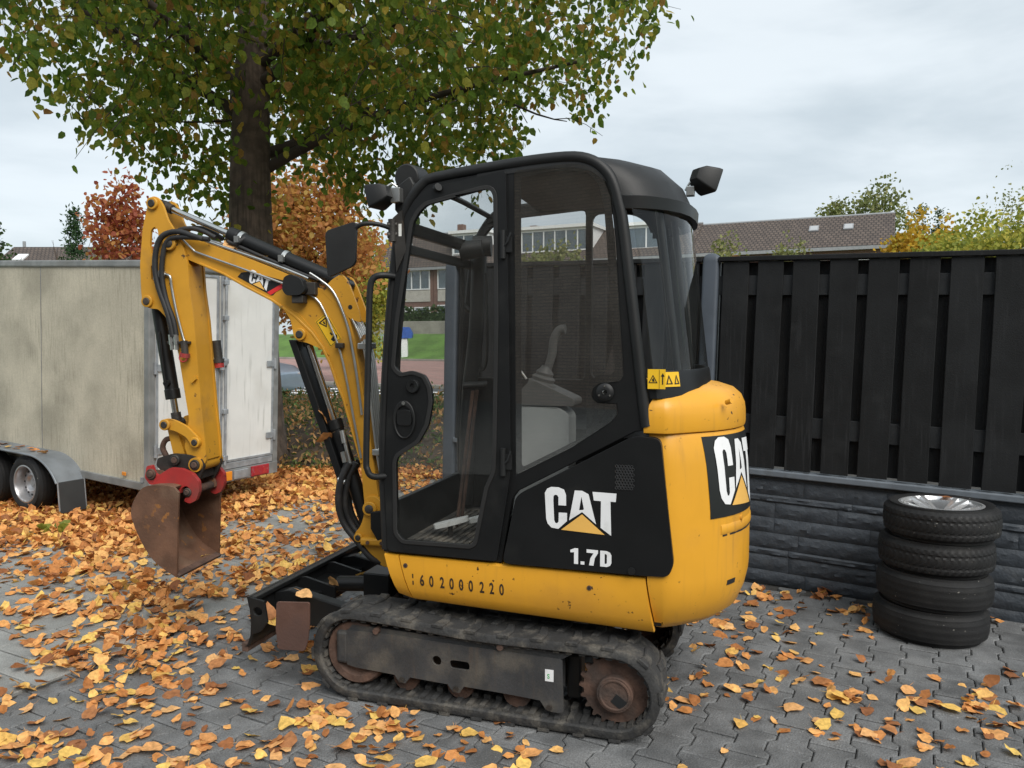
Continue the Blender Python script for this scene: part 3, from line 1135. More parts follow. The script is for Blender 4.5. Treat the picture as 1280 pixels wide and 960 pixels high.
def make_track_frame(sg):
    """side frame with idler, sprocket and rollers; sg -1 near side, +1 far side"""
    yo, yi = sg * .475, sg * .30
    mb = MB()
    ol = [(-.600, .302), (-.40, .306), (.0, .300), (.352, .298), (.362, .288), (.368, .085), (.352, .078), (.322, .078), (.296, .083), (.272, .118), (.10, .125),
          (-.055, .128), (-.075, .098), (-.105, .098), (-.128, .128), (-.30, .133), (-.322, .104), (-.350, .104), (-.372, .135), (-.560, .142), (-.600, .150)]
    hole = [(-.177 + .021 * math.cos(a), .222 + .021 * math.sin(a)) for a in [2 * math.pi * k / 14 for k in range(14)]]
    slot = rounded([(-.118, .198), (-.030, .198), (-.030, .234), (-.118, .234)], .017, 4)
    mb.plate([ol, hole, slot], yo, yo - sg * .012)
    fr_ = mb.build('track_frame', 'frame_grey', EX, smooth=30, bevel=.002)
    mb = MB()
    mb.plate([(-.60, .300), (.36, .295), (.40, .318), (-.58, .325)], yo - sg * .012, yi)           # sloping top
    mb.box(-.55, .35, min(yo - sg * .10, yi), max(yo - sg * .10, yi), .14, .30)
    mb.build('frame_top', 'frame_grey', fr_, smooth=30)
    mb = MB()
    mb.box(-.655, -.595, min(yo, yi), max(yo, yi), .150, .296)
    mb.build('idler_yoke', 'frame_grey', fr_, smooth=0, bevel=.014)
    for bx_, bz in ((-.336, .122), (-.090, .115), (.312, .096)):
        b_ = MB()
        b_.cyl((bx_, yo - sg * .002, bz), (bx_, yo + sg * .010, bz), .012, n=6)
        b_.build('bolt', 'dark_steel', fr_, smooth=0)
    for bx_ in (-.455, .105):
        b_ = MB()
        b_.cyl((bx_, yo - sg * .08, .318), (bx_, yo + sg * .012, .318), .014, n=10)
        b_.build('roller_pin', 'rust_metal', fr_, smooth=40)
    # idler wheel
    mb = MB()
    mb.lathe([(.03, .0), (.09, .0), (.105, .016), (.132, .018), (.140, .010), (.144, -.02), (.144, -.10), (.03, -.10)],
             (-.565, yo - sg * .03, .203), (0, sg, 0), 36)
    mb.build('idler_wheel', 'rust_metal', EX, smooth=40)
    # sprocket with teeth
    pts = []
    nt = 21
    for k in range(nt):
        for f, r in ((0, .130), (.22, .130), (.42, .148), (.58, .148), (.78, .130)):
            a = 2 * math.pi * (k + f) / nt
            pts.append((.572 + r * math.cos(a), .190 + r * math.sin(a)))
    mb = MB()
    mb.plate([pts], yo - sg * .060, yo - sg * .036)
    sp = mb.build('sprocket', 'rust_metal', EX, smooth=25)
    mb = MB()
    mb.lathe([(.0, .030), (.068, .030), (.072, .026), (.072, -.02), (.092, -.024), (.105, -.05), (.105, -.09)], (.572, yo - sg * .03, .182), (0, sg, 0), 36)
    mb.build('drive_hub', 'rust_metal', sp, smooth=40)
    mb = MB()
    mb.lathe([(.052, .030), (.055, .034), (.060, .034), (.063, .030)], (.572, yo - sg * .03, .182), (0, sg, 0), 30)
    mb.build('hub_ring', 'rust_metal', sp, smooth=40)
    mb = MB()
    M = Matrix.Translation((.590, yo - sg * .0, .158)) @ Matrix.Rotation(R(35), 4, 'Y')
    mb.box(-.026, .026, -.002, .0025, -.020, .020, M)
    mb.build('name_plate', 'decal_black', sp, smooth=0)
    for k in range(9):
        a = 2 * math.pi * k / 9 + .2
        b_ = MB()
        c = Vector((.572 + .096 * math.cos(a), yo - sg * .055, .182 + .096 * math.sin(a)))
        b_.cyl(c, c + Vector((0, sg * .014, 0)), .010, n=6)
        b_.build('bolt', 'rust_metal', sp, smooth=0)
    mb = MB()
    mb.box(.36, .42, min(yo - sg * .09, yo - sg * .17), max(yo - sg * .09, yo - sg * .17), .10, .285)
    mb.build('motor_bracket', 'black_paint', fr_, smooth=0, bevel=.01)
    for k, rx in enumerate((-.34, -.09, .16)):
        mb = MB()
        mb.lathe([(.0, .05), (.06, .05), (.062, .03), (.04, .028), (.04, -.028), (.062, -.03), (.06, -.05), (0, -.05)], (rx, sg * .38, .112), (0, 1, 0), 20)
        mb.build('roller', 'rust_metal', EX, smooth=40)
    return fr_


tfn = make_track_frame(-1)
make_track_frame(1)
mb = MB()
mb.box(.293, .328, -.4765, -.4752, .202, .250)
st = mb.build('inspection_sticker', 'decal_white', tfn, smooth=0)
mb = MB()
v2, f2 = text_faces('S', .026, .9, .0006)
mb.add([(.302 + x, -.4772, .214 + y) for x, y in v2], f2)
mb.build('sticker_mark', 'green_ink', st, smooth=0, recalc=False)

mb = MB()
mb.box(-.34, .34, -.30, .30, .215, .375)
mb.box(-.22, .22, -.40, .40, .235, .315)
mb.cyl((0.05, 0, .37), (0.05, 0, .455), .27, n=40)
mb.build('undercarriage', 'frame_grey', EX, smooth=35, bevel=.01)

# ---- dozer blade --------------------------------------------------
prof = [(-1.118, .170), (-1.095, .186), (-1.080, .230), (-1.076, .290), (-1.082, .350), (-1.096, .405)]
back = [(x + .014, z) for x, z in prof]
mb = MB()
mb.plate(prof + back[::-1], -.495, .495)
blade = mb.build('dozer_blade', 'black_paint', EX, smooth=40)
mb = MB()
mb.box(-1.128, -1.098, -.495, .495, .148, .190)
mb.build('cutting_edge', 'rust_metal', blade, smooth=0, bevel=.004)
mb = MB()
mb.box(-1.082, -1.05, -.49, .49, .385, .405)
mb.build('top_rib', 'black_paint', blade, smooth=0, bevel=.004)
for sy in (-.495, .495):                                # end plates with lashing eye
    mb = MB()
    eye = [(-1.035 + .024 * math.cos(a), .345 + .02 * math.sin(a)) for a in [2 * math.pi * k / 12 for k in range(12)]]
    mb.plate([[(-1.078, .405), (-1.000, .395), (-.985, .300), (-1.02, .255), (-1.066, .235)], eye], sy - .006, sy + .006)
    mb.build('end_plate', 'black_paint', blade, smooth=0, bevel=.002)
for sy in (-.30, .30):
    mb = MB()
    mb.plate([(-1.07, .375), (-.98, .395), (-.70, .345), (-.32, .325), (-.32, .225), (-.70, .235), (-1.07, .235)], sy - .03, sy + .03)
    mb.build('push_arm', 'black_paint', blade, smooth=0, bevel=.006)
for sy in (-.13, .13):
    mb = MB()
    mb.plate([(-1.075, .39), (-1.02, .395), (-.86, .36), (-.86, .28), (-1.075, .24)], sy - .008, sy + .008)
    mb.build('rib', 'black_paint', blade, smooth=0, bevel=.002)
mb = MB()
mb.box(-1.07, -.93, -.30, .30, .29, .335)
mb.build('cross_plate', 'black_paint', blade, smooth=0, bevel=.005)
mb = MB()
mb.cyl((-.92, 0, .33), (-.62, 0, .36), .038, n=18)
mb.cyl((-.62, 0, .36), (-.40, 0, .38), .019, n=14)
mb.box(-.74, -.60, -.075, .075, .305, .425)
mb.build('blade_cylinder', 'black_paint', blade, smooth=40, bevel=.006)
# folded blade extension, bare rusty plate
mb = MB()
pr = [(-.905, .418), (-.740, .432), (-.742, .34), (-.752, .262), (-.768, .214), (-.900, .206), (-.912, .30)]
mb.plate(rounded(pr, .012, 3), -.545, -.535)
mb.build('blade_extension', 'rust_plate', blade, smooth=0, bevel=.002)

# ---- upper structure ------------------------------------------------
mb = MB()
mb.box(-.36, .74, -.41, .41, .452, .64)
mb.box(.12, .74, -.16, .40, .64, 1.18)
mb.box(.43, .74, -.40, -.162, .64, 1.18)
mb.build('deck', 'black_paint', EX, smooth=0)


def side_panel(sg):
    sec = [(-.395, .652), (-.452, .652), (-.461, .645), (-.464, .600), (-.462, .548), (-.452, .500), (-.434, .458), (-.420, .448), (-.395, .448)]

    def seg(x0t, x0b, x1t, x1b, zb0, zb1, name, n=14):
        mb = MB()
        rings = []
        for i in range(n + 1):
            t = i / n
            xt, xb = x0t + (x1t - x0t) * t, x0b + (x1b - x0b) * t
            dz = zb0 + (zb1 - zb0) * t
            ring = []
            for y, z in sec:
                f = (.652 - z) / (.652 - .448)
                ring.append(Vector((xt + (xb - xt) * f, -sg * y if sg > 0 else y, z + dz * f)))
            rings.append(ring)
        mb.loft(rings)
        return mb.build(name, 'yellow_paint', EX, smooth=35)
    a = seg(-.353, -.300, .684, .716, .007, -.018, 'side_panel')
    b = seg(-.424, -.366, -.358, -.306, .022, .008, 'front_corner_panel', 3)
    return a


pan = side_panel(-1)
side_panel(1)
for bx_, bz in ((-.322, .610), (.468, .594)):
    mb = MB()
    mb.cyl((bx_, -.4615, bz), (bx_, -.466, bz), .010, n=12)
    s_ = mb.build('screw', 'rust_metal', pan)
    mb = MB()
    mb.cyl((bx_, -.4655, bz), (bx_, -.4668, bz), .005, n=6)
    mb.build('screw_socket', 'rubber_seal', s_)
dx_ = .425 / 10
for k, ch in enumerate('1602000220'):
    v2, f2 = text_faces(ch, .066, .60, .0017)
    wd_ = max(p[0] for p in v2)
    mb = MB()
    x0 = -.303 + dx_ * k + (.006 if k > 2 else 0) + (.006 if k > 6 else 0) + (.028 - wd_) / 2
    mb.add([(x0 + x, 0, .531 + y - .012 * (x0 + .3)) for x, y in v2], f2)
    for v in mb.v:                                   # the panel leans in below, so lay the digits on its surface
        z = v.z
        ys = -.464 if z > .60 else (-.464 + .002 * (.60 - z) / .052 if z > .548 else -.462 + .010 * (.548 - z) / .048)
        v.y = ys - .0012
    mb.build('serial_digit', 'stencil_ink', pan, smooth=0, recalc=False)

# ---- counterweight ----------------------------------------------------
def plan_curve(n_arc=14):
    p0_, p1_, p2_ = Vector((.745, -.462)), Vector((.797, -.462)), Vector((.9125, -.346))
    half = [(.690, -.462)] + [tuple(p0_ * (1 - t) ** 2 + p1_ * 2 * t * (1 - t) + p2_ * t * t) for t in [k / 9 for k in range(9)]]
    R0 = .485
    pts = list(half)
    a0 = math.asin(.345 / R0)
    for k in range(n_arc + 1):
        a = -a0 + 2 * a0 * k / n_arc
        pts.append((1.057 - R0 + R0 * math.cos(a), R0 * math.sin(a)))
    pts += [(x, -y) for x, y in reversed(half)]
    return pts


PC = plan_curve()


def cw_ring(d, z, xoff=0.0, flare=False):
    out = []
    N = len(PC)
    for i, (x, y) in enumerate(PC):
        p0, p1 = Vector(PC[max(i - 1, 0)]), Vector(PC[min(i + 1, N - 1)])
        t = (p1 - p0).normalized()
        nrm = Vector((t.y, -t.x))
        de = min(i, N - 1 - i)
        q = Vector((x, y)) - nrm * (d - (.020 * (1 - smooth01(de / 9)) if flare and z < 1.34 else 0))
        if i in (0, N - 1):
            q.x = PC[i][0] + .028 * max(0, min(1, (.652 - z) / .2))
        out.append(Vector((q.x + xoff, q.y, z)))
    return out


def cw_surface(y, z):
    """outer surface of the counterweight back at lateral y"""
    d = np.interp(z, [.436, .472, .545, .60, .64, .90, 1.08, 1.185, 1.203], [.088, .045, .015, .003, 0, 0, .012, .026, .034])
    R0 = .485 - d
    return 1.057 - .485 + math.sqrt(max(1e-6, R0 * R0 - y * y))


mb = MB()
mb.loft([cw_ring(d, z) for d, z in ((.30, .425), (.12, .425), (.088, .436), (.045, .472), (.015, .545), (.003, .60), (0, .64), (0, .90), (.012, 1.08), (.026, 1.185), (.034, 1.203), (.30, 1.203))])
cw = mb.build('counterweight', 'yellow_paint', EX, smooth=38)
mb = MB()
mb.loft([[Vector((v.x + (-.018 + .62 * max(0, v.z - 1.275) if i in (0, len(PC) - 1) else 0), v.y, v.z + .012)) for i, v in enumerate(cw_ring(d, z, 0, True))]
         for d, z in ((.30, 1.204), (.034, 1.194), (.026, 1.198), (.023, 1.212), (.024, 1.260), (.028, 1.290), (.042, 1.322), (.074, 1.350), (.13, 1.368), (.20, 1.380), (.32, 1.390))])
hood = mb.build('engine_hood', 'yellow_paint', EX, smooth=38)
for hx, hz in ((.985, 1.335),):
    b_ = MB()
    b_.cyl((.965, -.27, 1.318), (.985, -.285, 1.326), .010, n=10)
    b_.build('hood_knob', 'yellow_paint', hood)
# recessed grip across the back, tie-down notch
mb = MB()
rg = []
for k in range(9):
    y = -.30 + .5 * k / 8
    rg.append([Vector((cw_surface(y, zz) + ox, y, zz)) for ox, zz in ((-.01, .800), (.002, .802), (.0055, .810), (.003, .838), (-.01, .850))])
mb.loft(rg)
mb.build('grip_rail', 'yellow_paint', cw, smooth=50)
mb = MB()
rg = []
for k in range(9):
    y = -.29 + .48 * k / 8
    rg.append([Vector((cw_surface(y, zz) + ox, y, zz)) for ox, zz in ((-.01, .793), (.001, .793), (.001, .800), (-.01, .800))])
mb.loft(rg)
mb.build('grip_gap', 'rubber_seal', cw, smooth=0)
mb = MB()
rg = []
for k in range(7):
    y = -.26 + .05 * k / 6
    rg.append([Vector((cw_surface(y, zz) + ox, y, zz)) for ox, zz in ((-.02, .592), (.002, .592), (.002, .612), (-.02, .612))])
mb.loft(rg)
mb.build('tie_down_slot', 'rubber_seal', cw, smooth=0)
b_ = MB()
b_.cyl((cw_surface(-.17, .848) - .01, -.17, .848), (cw_surface(-.17, .848) + .004, -.172, .848), .012, n=12)
b_.build('lock_cap', 'yellow_paint', cw)

# ---- lettering of the maker's mark -----------------------------------------
u_ = 1 / 383.0                                        # the mark is 383 units wide on its drawing
CAT_C = [(275, 340), (288, 315), (310, 304), (350, 304), (380, 316), (391, 345), (392, 408), (350, 408), (350, 362), (343, 350), (331, 348), (323, 356), (322, 380),
         (327, 495), (333, 511), (343, 513), (351, 503), (352, 450), (397, 450), (397, 497), (350, 545), (312, 540), (291, 518), (283, 490)]
CAT_A = [(438, 318), (478, 318), (512, 336), (553, 506), (478, 440), (408, 492)]
CAT_AH = [(474, 352), (488, 424), (480, 428), (462, 430)]
CAT_T = [(533, 321), (659, 325), (656, 373), (628, 372), (633, 566), (577, 524), (578, 372), (540, 370)]
CAT_TRI = [(478, 453), (599, 563), (365, 549)]


def mark_shapes():
    f = lambda P: [((x - 275) * u_, (566 - y) * u_) for x, y in P]
    return [('letter_c', [f(CAT_C)], 'decal_white'), ('letter_a', [f(CAT_A), f(CAT_AH)], 'decal_white'),
            ('letter_t', [f(CAT_T)], 'decal_white'), ('mark_triangle', [f(CAT_TRI)], 'decal_yellow')]


def mark_on(parent, place, thick=1.0, dense=0.0):
    """lay the mark on a surface: place(a, b, h) gives the 3-D point for drawing coordinates a, b and height h"""
    for nm, loops, mt in mark_shapes():
        tri = tessellate_polygon([[Vector((a, b, 0)) for a, b in lp] for lp in loops])
        flat = [p for lp in loops for p in lp]
        bm = bmesh.new()
        bv = [bm.verts.new((a, b, 0)) for a, b in flat]
        for t in tri:
            try:
                bm.faces.new([bv[i] for i in t])
            except ValueError:
                pass
        if dense:
            for _ in range(3):
                bmesh.ops.subdivide_edges(bm, edges=[e for e in bm.edges if e.calc_length() > dense], cuts=1)
                bmesh.ops.triangulate(bm, faces=bm.faces)
        for v in bm.verts:
            v.co = place(v.co.x, v.co.y, .0016)
        me = bpy.data.meshes.new(nm)
        bm.to_mesh(me)
        bm.free()
        me.materials.append(MATS[mt])
        o = bpy.data.objects.new(nm, me)
        col.objects.link(o)
        o.parent = parent


# ---- black side cover ---------------------------------------------------
cover = rounded([(.112, .662), (.168, .930), (.188, .952), (.640, 1.200), (.738, 1.192), (.792, .715), (.772, .668), (.672, .664)], .028, 4)
mb = MB()
mb.plate(cover, -.474, -.44)
cov = mb.build('side_cover', 'black_paint', EX, smooth=30, bevel=.006, seg=3)
mark_on(cov, lambda a, b, h: Vector((.290 + a * .283, -.474 - h, .806 + b * .262 + a * .004)))
NUM = {'figure_one': [[(0, 44), (0, 54), (14, 62), (25, 62), (25, 0), (12, 0), (12, 46)]],
       'point': [[(33, 0), (45, 0), (45, 12), (33, 12)]],
       'figure_seven': [[(52, 62), (88, 62), (88, 50), (78, 30), (74, 0), (60, 0), (64, 28), (74, 49), (52, 49)]],
       'letter_d': [[(95, 62), (116, 62), (126, 56), (130, 46), (130, 16), (126, 6), (116, 0), (95, 0)], [(109, 50), (114, 50), (116, 46), (116, 16), (114, 12), (109, 12)]]}
for nm, lps in NUM.items():
    mb = MB()
    k = .162 / 130
    mb.plate([[(.394 + x * k, .688 + z * k * .80 - x * k * .01) for x, z in lp] for lp in lps], -.4756, -.4745)
    mb.build(nm, 'decal_white', cov, smooth=0)
mb = MB()                                             # expanded-mesh air grille
for i in range(6):
    for j in range(9):
        cx, cz = .573 + .0115 * i + (.0057 if j % 2 else 0), .997 + .0105 * j
        lp = [(cx + .0062 * math.cos(a), cz + .0062 * math.sin(a)) for a in [math.pi / 3 * k + math.pi / 6 for k in range(6)]]
        hl = [(cx + .0044 * math.cos(a), cz + .0044 * math.sin(a)) for a in [math.pi / 3 * k + math.pi / 6 for k in range(6)]]
        mb.plate([lp, hl], -.4765, -.4735)
mb.build('air_grille', 'frame_grey', cov, smooth=0)
mb = MB()
mb.cyl((.634, -.472, .680), (.634, -.482, .680), .014, n=16)
mb.build('cover_latch', 'black_plastic', cov)

# rear decal wraps the curved tail
def rear_pt(a, b, h):
    y = -.325 + a * .305
    z = .880 + b * .312
    return Vector((cw_surface(y, z) + h, y - h * .5, z))


mb = MB()
rg = []
for k in range(13):
    a = -.06 + 1.12 * k / 12
    rg.append([rear_pt(a, b, .0024) for b in (-.03, .2, .5, .8, .99)])
V = [p for r in rg for p in r]
mb.add(V, [(i * 5 + j, i * 5 + j + 1, (i + 1) * 5 + j + 1, (i + 1) * 5 + j) for i in range(12) for j in range(4)])
rd = mb.build('rear_decal', 'decal_black', cw, smooth=60)
for nm, loops, mt in ():
    pass


def mark_children(parent, place, dense):
    before = set(bpy.data.objects)
    mark_on(parent, place, 1, dense)
    return [o for o in bpy.data.objects if o not in before]


mark_children(rd, lambda a, b, h: rear_pt(.05 + a * .9, .04 + b * 1.36, .0042), .1)

# ---- cab shell -----------------------------------------------------------
side = [(-.431, .657), (-.441, 1.104), (-.414, 1.56), (-.367, 1.977), (-.339, 2.08), (-.295, 2.155), (-.244, 2.209), (-.18, 2.232), (.116, 2.262), (.271, 2.273),
        (.396, 2.273), (.47, 2.253), (.52, 2.216), (.555, 2.165), (.58, 2.082), (.605, 1.939), (.682, 1.309), (.695, 1.222),
        (.640, 1.212), (.172, .955), (.150, .925), (.104, .657)]
door_o = [(-.401, .668), (-.413, .968), (-.384, 1.544), (-.340, 1.939), (-.306, 2.068), (-.262, 2.132), (-.209, 2.170), (.116, 2.222), (.126, 2.215),
          (.139, 1.64), (.147, 1.049), (.140, .985), (.088, .672), (.078, .667)]
door_g = [(-.274, 2.038), (-.245, 2.082), (-.209, 2.109), (.043, 2.158), (.070, 2.150), (.080, 2.125), (.084, 1.64), (.073, 1.037), (.040, .965), (-.009, .734), (-.026, .722),
          (-.330, .718), (-.359, .750), (-.361, 1.050), (-.348, 1.077), (-.256, 1.135), (-.212, 1.210), (-.193, 1.304), (-.200, 1.366), (-.226, 1.415), (-.277, 1.431),
          (-.334, 1.420), (-.363, 1.447), (-.343, 1.643)]
rwin = [(.158, 2.222), (.396, 2.234), (.468, 2.214), (.507, 2.180), (.538, 2.097), (.557, 1.941), (.592, 1.425), (.578, 1.404), (.500, 1.396), (.474, 1.375), (.470, 1.340),
        (.490, 1.318), (.566, 1.316), (.572, 1.280), (.545, 1.246), (.389, 1.140), (.166, 1.022)]
rclear = [(.184, 2.196), (.343, 2.214), (.445, 2.200), (.492, 2.150), (.514, 2.060), (.524, 1.940), (.559, 1.450), (.552, 1.432), (.488, 1.424), (.456, 1.395), (.450, 1.361),
          (.450, 1.196), (.436, 1.184), (.196, 1.056), (.188, 1.064)]
for sg in (-1, 1):
    mb = MB()
    if sg < 0:
        opening = [(-.372, .700), (-.382, .968), (-.353, 1.544), (-.310, 1.935), (-.280, 2.052), (-.240, 2.104), (-.195, 2.136), (.090, 2.182), (.106, 1.640), (.113, 1.050), (.060, .700)]
        mb.plate([side, opening, rwin], -.452, -.418)
    else:
        w1 = rounded([(-.325, 1.99), (-.300, 2.075), (-.262, 2.130), (-.20, 2.175), (.250, 2.205), (.250, 1.36), (-.395, 1.36), (-.375, 1.60)], .03, 3)
        w2 = rounded([(.282, 2.185), (.50, 2.17), (.595, 2.08), (.622, 1.90), (.662, 1.50), (.65, 1.38), (.282, 1.36)], .05, 4)
        mb.plate([[(x + (.09 if x > .4 else 0), z) for x, z in side], w1, w2], .418, .452)
    mb.build('cab_side_frame', 'black_paint', EX, smooth=30, bevel=.004)
    mb = MB()                                         # rounded outer tube that frames the side
    tb = [(x + (.09 if sg > 0 and x > .4 else 0), sg * .443, z) for x, z in offset_poly(side, .013)[:18] or [(-.436, .66), (-.446, 1.104), (-.421, 1.56), (-.374, 1.977), (-.345, 2.083), (-.300, 2.160), (-.247, 2.216), (-.18, 2.241), (.116, 2.272),
                                         (.271, 2.283), (.396, 2.281), (.474, 2.260), (.526, 2.222), (.563, 2.167), (.588, 2.082), (.612, 1.939), (.688, 1.309), (.702, 1.222)]]
    mb.tube(tb, .023, 10, 3)
    mb.build('cab_pillar', 'black_plastic', EX, smooth=60)

# glazing behind the tail pillar and the roof
def blend(y):
    return 1 - abs(y / .452) ** 2.6


def rear_x(y, z):
    t = (2.10 - z) / .70
    xp = .600 + .095 * t
    xb = .795 + .085 * t
    return xp + (xb - xp) * (blend(y) ** .75)


ys = [-.448, -.435, -.41, -.37, -.32, -.25, -.15, -.05, .05, .15, .25, .32, .37, .41, .435, .448]
zs = [1.435, 1.55, 1.75, 1.95, 2.115]
mb = MB()
outer = [[Vector((rear_x(y, z), y, z)) for z in zs] for y in ys]
V = [p for r in outer for p in r]
n = len(zs)
mb.add(V, [(i * n + j, i * n + j + 1, (i + 1) * n + j + 1, (i + 1) * n + j) for i in range(len(ys) - 1) for j in range(n - 1)])
mb.build('rear_window', 'rear_glass', EX, smooth=80)
mb = MB()                                             # dark band under the rear window
rg = [[Vector((rear_x(y, z) + o_, y, z)) for o_, z in ((-.02, 1.34), (.006, 1.34), (.006, 1.432), (.002, 1.445), (-.012, 1.445), (-.02, 1.432))] for y in ys]
mb.loft(rg)
rb = mb.build('rear_sill', 'black_paint', EX, smooth=30)
mb = MB()                                             # printed border along the top of the rear window
for yy in (-.30, .30):
    mb.tube([(rear_x(yy, z) - .045, yy * 1.0, z) for z in (1.36, 1.7, 2.11)], .016, 8)
mb.build('rear_post', 'black_paint', EX, smooth=50)

prof_s = [(.000, 2.232), (.002, 2.246), (.006, 2.253), (.015, 2.258), (.035, 2.262), (.07, 2.266), (.116, 2.270), (.271, 2.280), (.396, 2.279), (.47, 2.258), (.525, 2.217), (.562, 2.165), (.588, 2.105)]
prof_c = [(-.004, 2.250), (-.002, 2.270), (.004, 2.280), (.015, 2.285), (.035, 2.289), (.07, 2.293), (.116, 2.296), (.30, 2.304), (.47, 2.300), (.60, 2.286), (.70, 2.262), (.768, 2.200), (.812, 2.098)]
yr = [-.455, -.44, -.41, -.36, -.28, -.18, -.06, .06, .18, .28, .36, .41, .44, .455]
rings = []
for y in yr:
    w = max(0.0, 1 - abs(y / .455) ** 2.6)
    w2 = w ** .6
    up = []
    for i, ((xs, zs_), (xc, zc)) in enumerate(zip(prof_s, prof_c)):
        ww = w2 if i > 7 else w
        up.append(Vector((xs + (xc - xs) * ww, y, zs_ + (zc - zs_) * (w if i < 12 else 0) - (.024 if abs(y) > .45 else .012))))
    dn = [Vector((v.x * .985 + .004, v.y, v.z - .035)) for v in up]
    dn[-1] = Vector((up[-1].x - .022, y, up[-1].z - .0))
    dn[0] = Vector((up[0].x + .02, y, up[0].z - .01))
    rings.append(up + dn[::-1])
mb = MB()
mb.loft(rings)
roof = mb.build('cab_roof', 'black_plastic', EX, smooth=50)
mb = MB()
ri = []
for y in yr:
    w2 = max(0.0, 1 - abs(y / .455) ** 2.6) ** .6
    x = .588 + (.812 - .588) * w2
    ri.append([Vector((x + ox, y, z)) for ox, z in ((-.012, 2.052), (.010, 2.055), (.013, 2.10), (-.012, 2.106))])
mb.loft(ri)
mb.build('roof_lip', 'black_paint', roof, smooth=40)
mb = MB()
mb.box(.04, .50, -.40, .40, 2.205, 2.222)
mb.build('headliner', 'seat_fabric', roof, smooth=0)

mb = MB()                                             # glazed front part of the roof
gx = [(-.262, 2.196), (-.20, 2.222), (-.10, 2.240), (.012, 2.252)]
gy = [-.43, -.2, 0, .2, .43]
mb.add([Vector((x, y, z + .014 * (1 - (y / .43) ** 2))) for y in gy for x, z in gx], [(i * 4 + j, i * 4 + j + 1, (i + 1) * 4 + j + 1, (i + 1) * 4 + j) for i in range(4) for j in range(3)])
mb.build('roof_window', 'cab_glass', EX, smooth=60)
mb = MB()
mb.tube([(-.262, -.43, 2.196), (-.266, 0, 2.212), (-.262, .43, 2.196)], .014, 8, 4)
mb.build('roof_front_bar', 'black_paint', EX, smooth=60)
# front windscreen frame and glass
fx = lambda z: float(np.interp(z, [.657, 1.104, 1.56, 1.977, 2.08, 2.155, 2.20], [-.431, -.441, -.414, -.367, -.339, -.295, -.262]))
mb = MB()
for z0, z1 in ((2.005, 2.055), (1.925, 1.965), (.66, .86)):
    mb.add(*[(lambda V: (V, [(0, 1, 3, 2), (4, 6, 7, 5), (0, 2, 6, 4), (1, 5, 7, 3), (0, 4, 5, 1), (2, 3, 7, 6)]))(
        [Vector((fx(z) + o_, y, z)) for y in (-.415, .415) for z in (z0, z1) for o_ in (0, .03)])][0])
ff = mb.build('windscreen_frame', 'black_paint', EX, smooth=0, bevel=.004)
mb = MB()
zz = [.86, 1.2, 1.56, 1.94, 2.19]
V = [Vector((fx(z) + .012, y, z)) for y in (-.415, .415) for z in zz]
mb.add(V, [(j, j + 1, 5 + j + 1, 5 + j) for j in range(4)])
mb.build('windscreen', 'cab_glass', EX, smooth=60)
mb = MB()
mb.tube([(-.36, .30, 1.93), (-.372, .32, 1.5), (-.405, .33, 1.05)], .012, 8)
mb.build('wiper_arm', 'rubber_seal', ff)
mb = MB()
mb.cyl((-.345, .24, 2.00), (-.235, .26, 2.015), .050, .042, 18)
mb.cyl((-.30, .30, 2.03), (-.21, .32, 2.03), .052, n=18)
mb.build('wiper_motor', 'black_plastic', ff, smooth=40)
mb = MB()                                             # far front post and wiring
mb.tube([(-.30, .385, 2.0), (-.315, .375, 1.6), (-.36, .37, 1.2), (-.37, .37, .7)], .040, 10, 3)
mb.tube([(-.25, .35, 1.9), (-.24, .34, 1.55), (-.26, .36, 1.42), (-.31, .37, 1.40)], .008, 6, 4)
mb.build('corner_post', 'black_plastic', EX, smooth=50)

# ---- door -----------------------------------------------------------------
mb = MB()
dg = rounded(door_g, .012, 2)
mb.plate([rounded(door_o, .02, 3), dg], -.472, -.447)
door = mb.build('door', 'black_paint', EX, smooth=30, bevel=.005)
mb = MB()
mb.plate([offset_poly(dg, -.013), offset_poly(dg, .004)], -.4765, -.470)
mb.build('door_seal', 'rubber_seal', door, smooth=30, bevel=.003)
mb = MB()
mb.plate([offset_poly(dg, -.006)], -.4632, -.4590)
mb.build('door_glass', 'cab_glass', door, smooth=0)
mb = MB()
mb.plate([[(-.316 + .050 * math.cos(a), 1.230 + .080 * math.sin(a)) for a in [2 * math.pi * k / 24 for k in range(24)]],
          [(-.316 + .040 * math.cos(a), 1.222 + .066 * math.sin(a)) for a in [2 * math.pi * k / 24 for k in range(24)]]], -.481, -.470)
hd = mb.build('door_handle', 'black_plastic', door, smooth=30, bevel=.003)
mb = MB()
mb.plate([rounded([(-.350, 1.205), (-.282, 1.205), (-.282, 1.272), (-.350, 1.272)], .018, 3)], -.479, -.470)
mb.build('handle_flap', 'black_gloss', hd, smooth=30, bevel=.003)
mb = MB()
mb.cyl((-.316, -.479, 1.299), (-.316, -.484, 1.299), .008, n=12)
mb.build('key_lock', 'chrome_rod', hd)
mb = MB()
mb.lathe([(.0, .004), (.008, .004), (.012, .012), (.026, .014), (.031, .007), (.031, 0)], (-.276, -.472, 1.370), (0, -1, 0), 20)
mb.build('door_catch', 'black_gloss', door, smooth=40)
for hz in (1.935, 1.075):
    mb = MB()
    mb.cyl((.118, -.480, hz - .055), (.118, -.480, hz + .055), .011, n=12)
    mb.box(.118, .152, -.478, -.466, hz - .03, hz + .03)
    mb.tube([(.122, -.485, hz - .01), (.140, -.486, hz + .01), (.150, -.480, hz + .045)], .004, 6)
    mb.build('door_hinge', 'black_plastic', door, smooth=40)
mb = MB()
mb.cyl((-.165, -.478, 2.167), (-.150, -.490, 2.172), .016, n=12)
mb.build('door_stop', 'black_plastic', door)

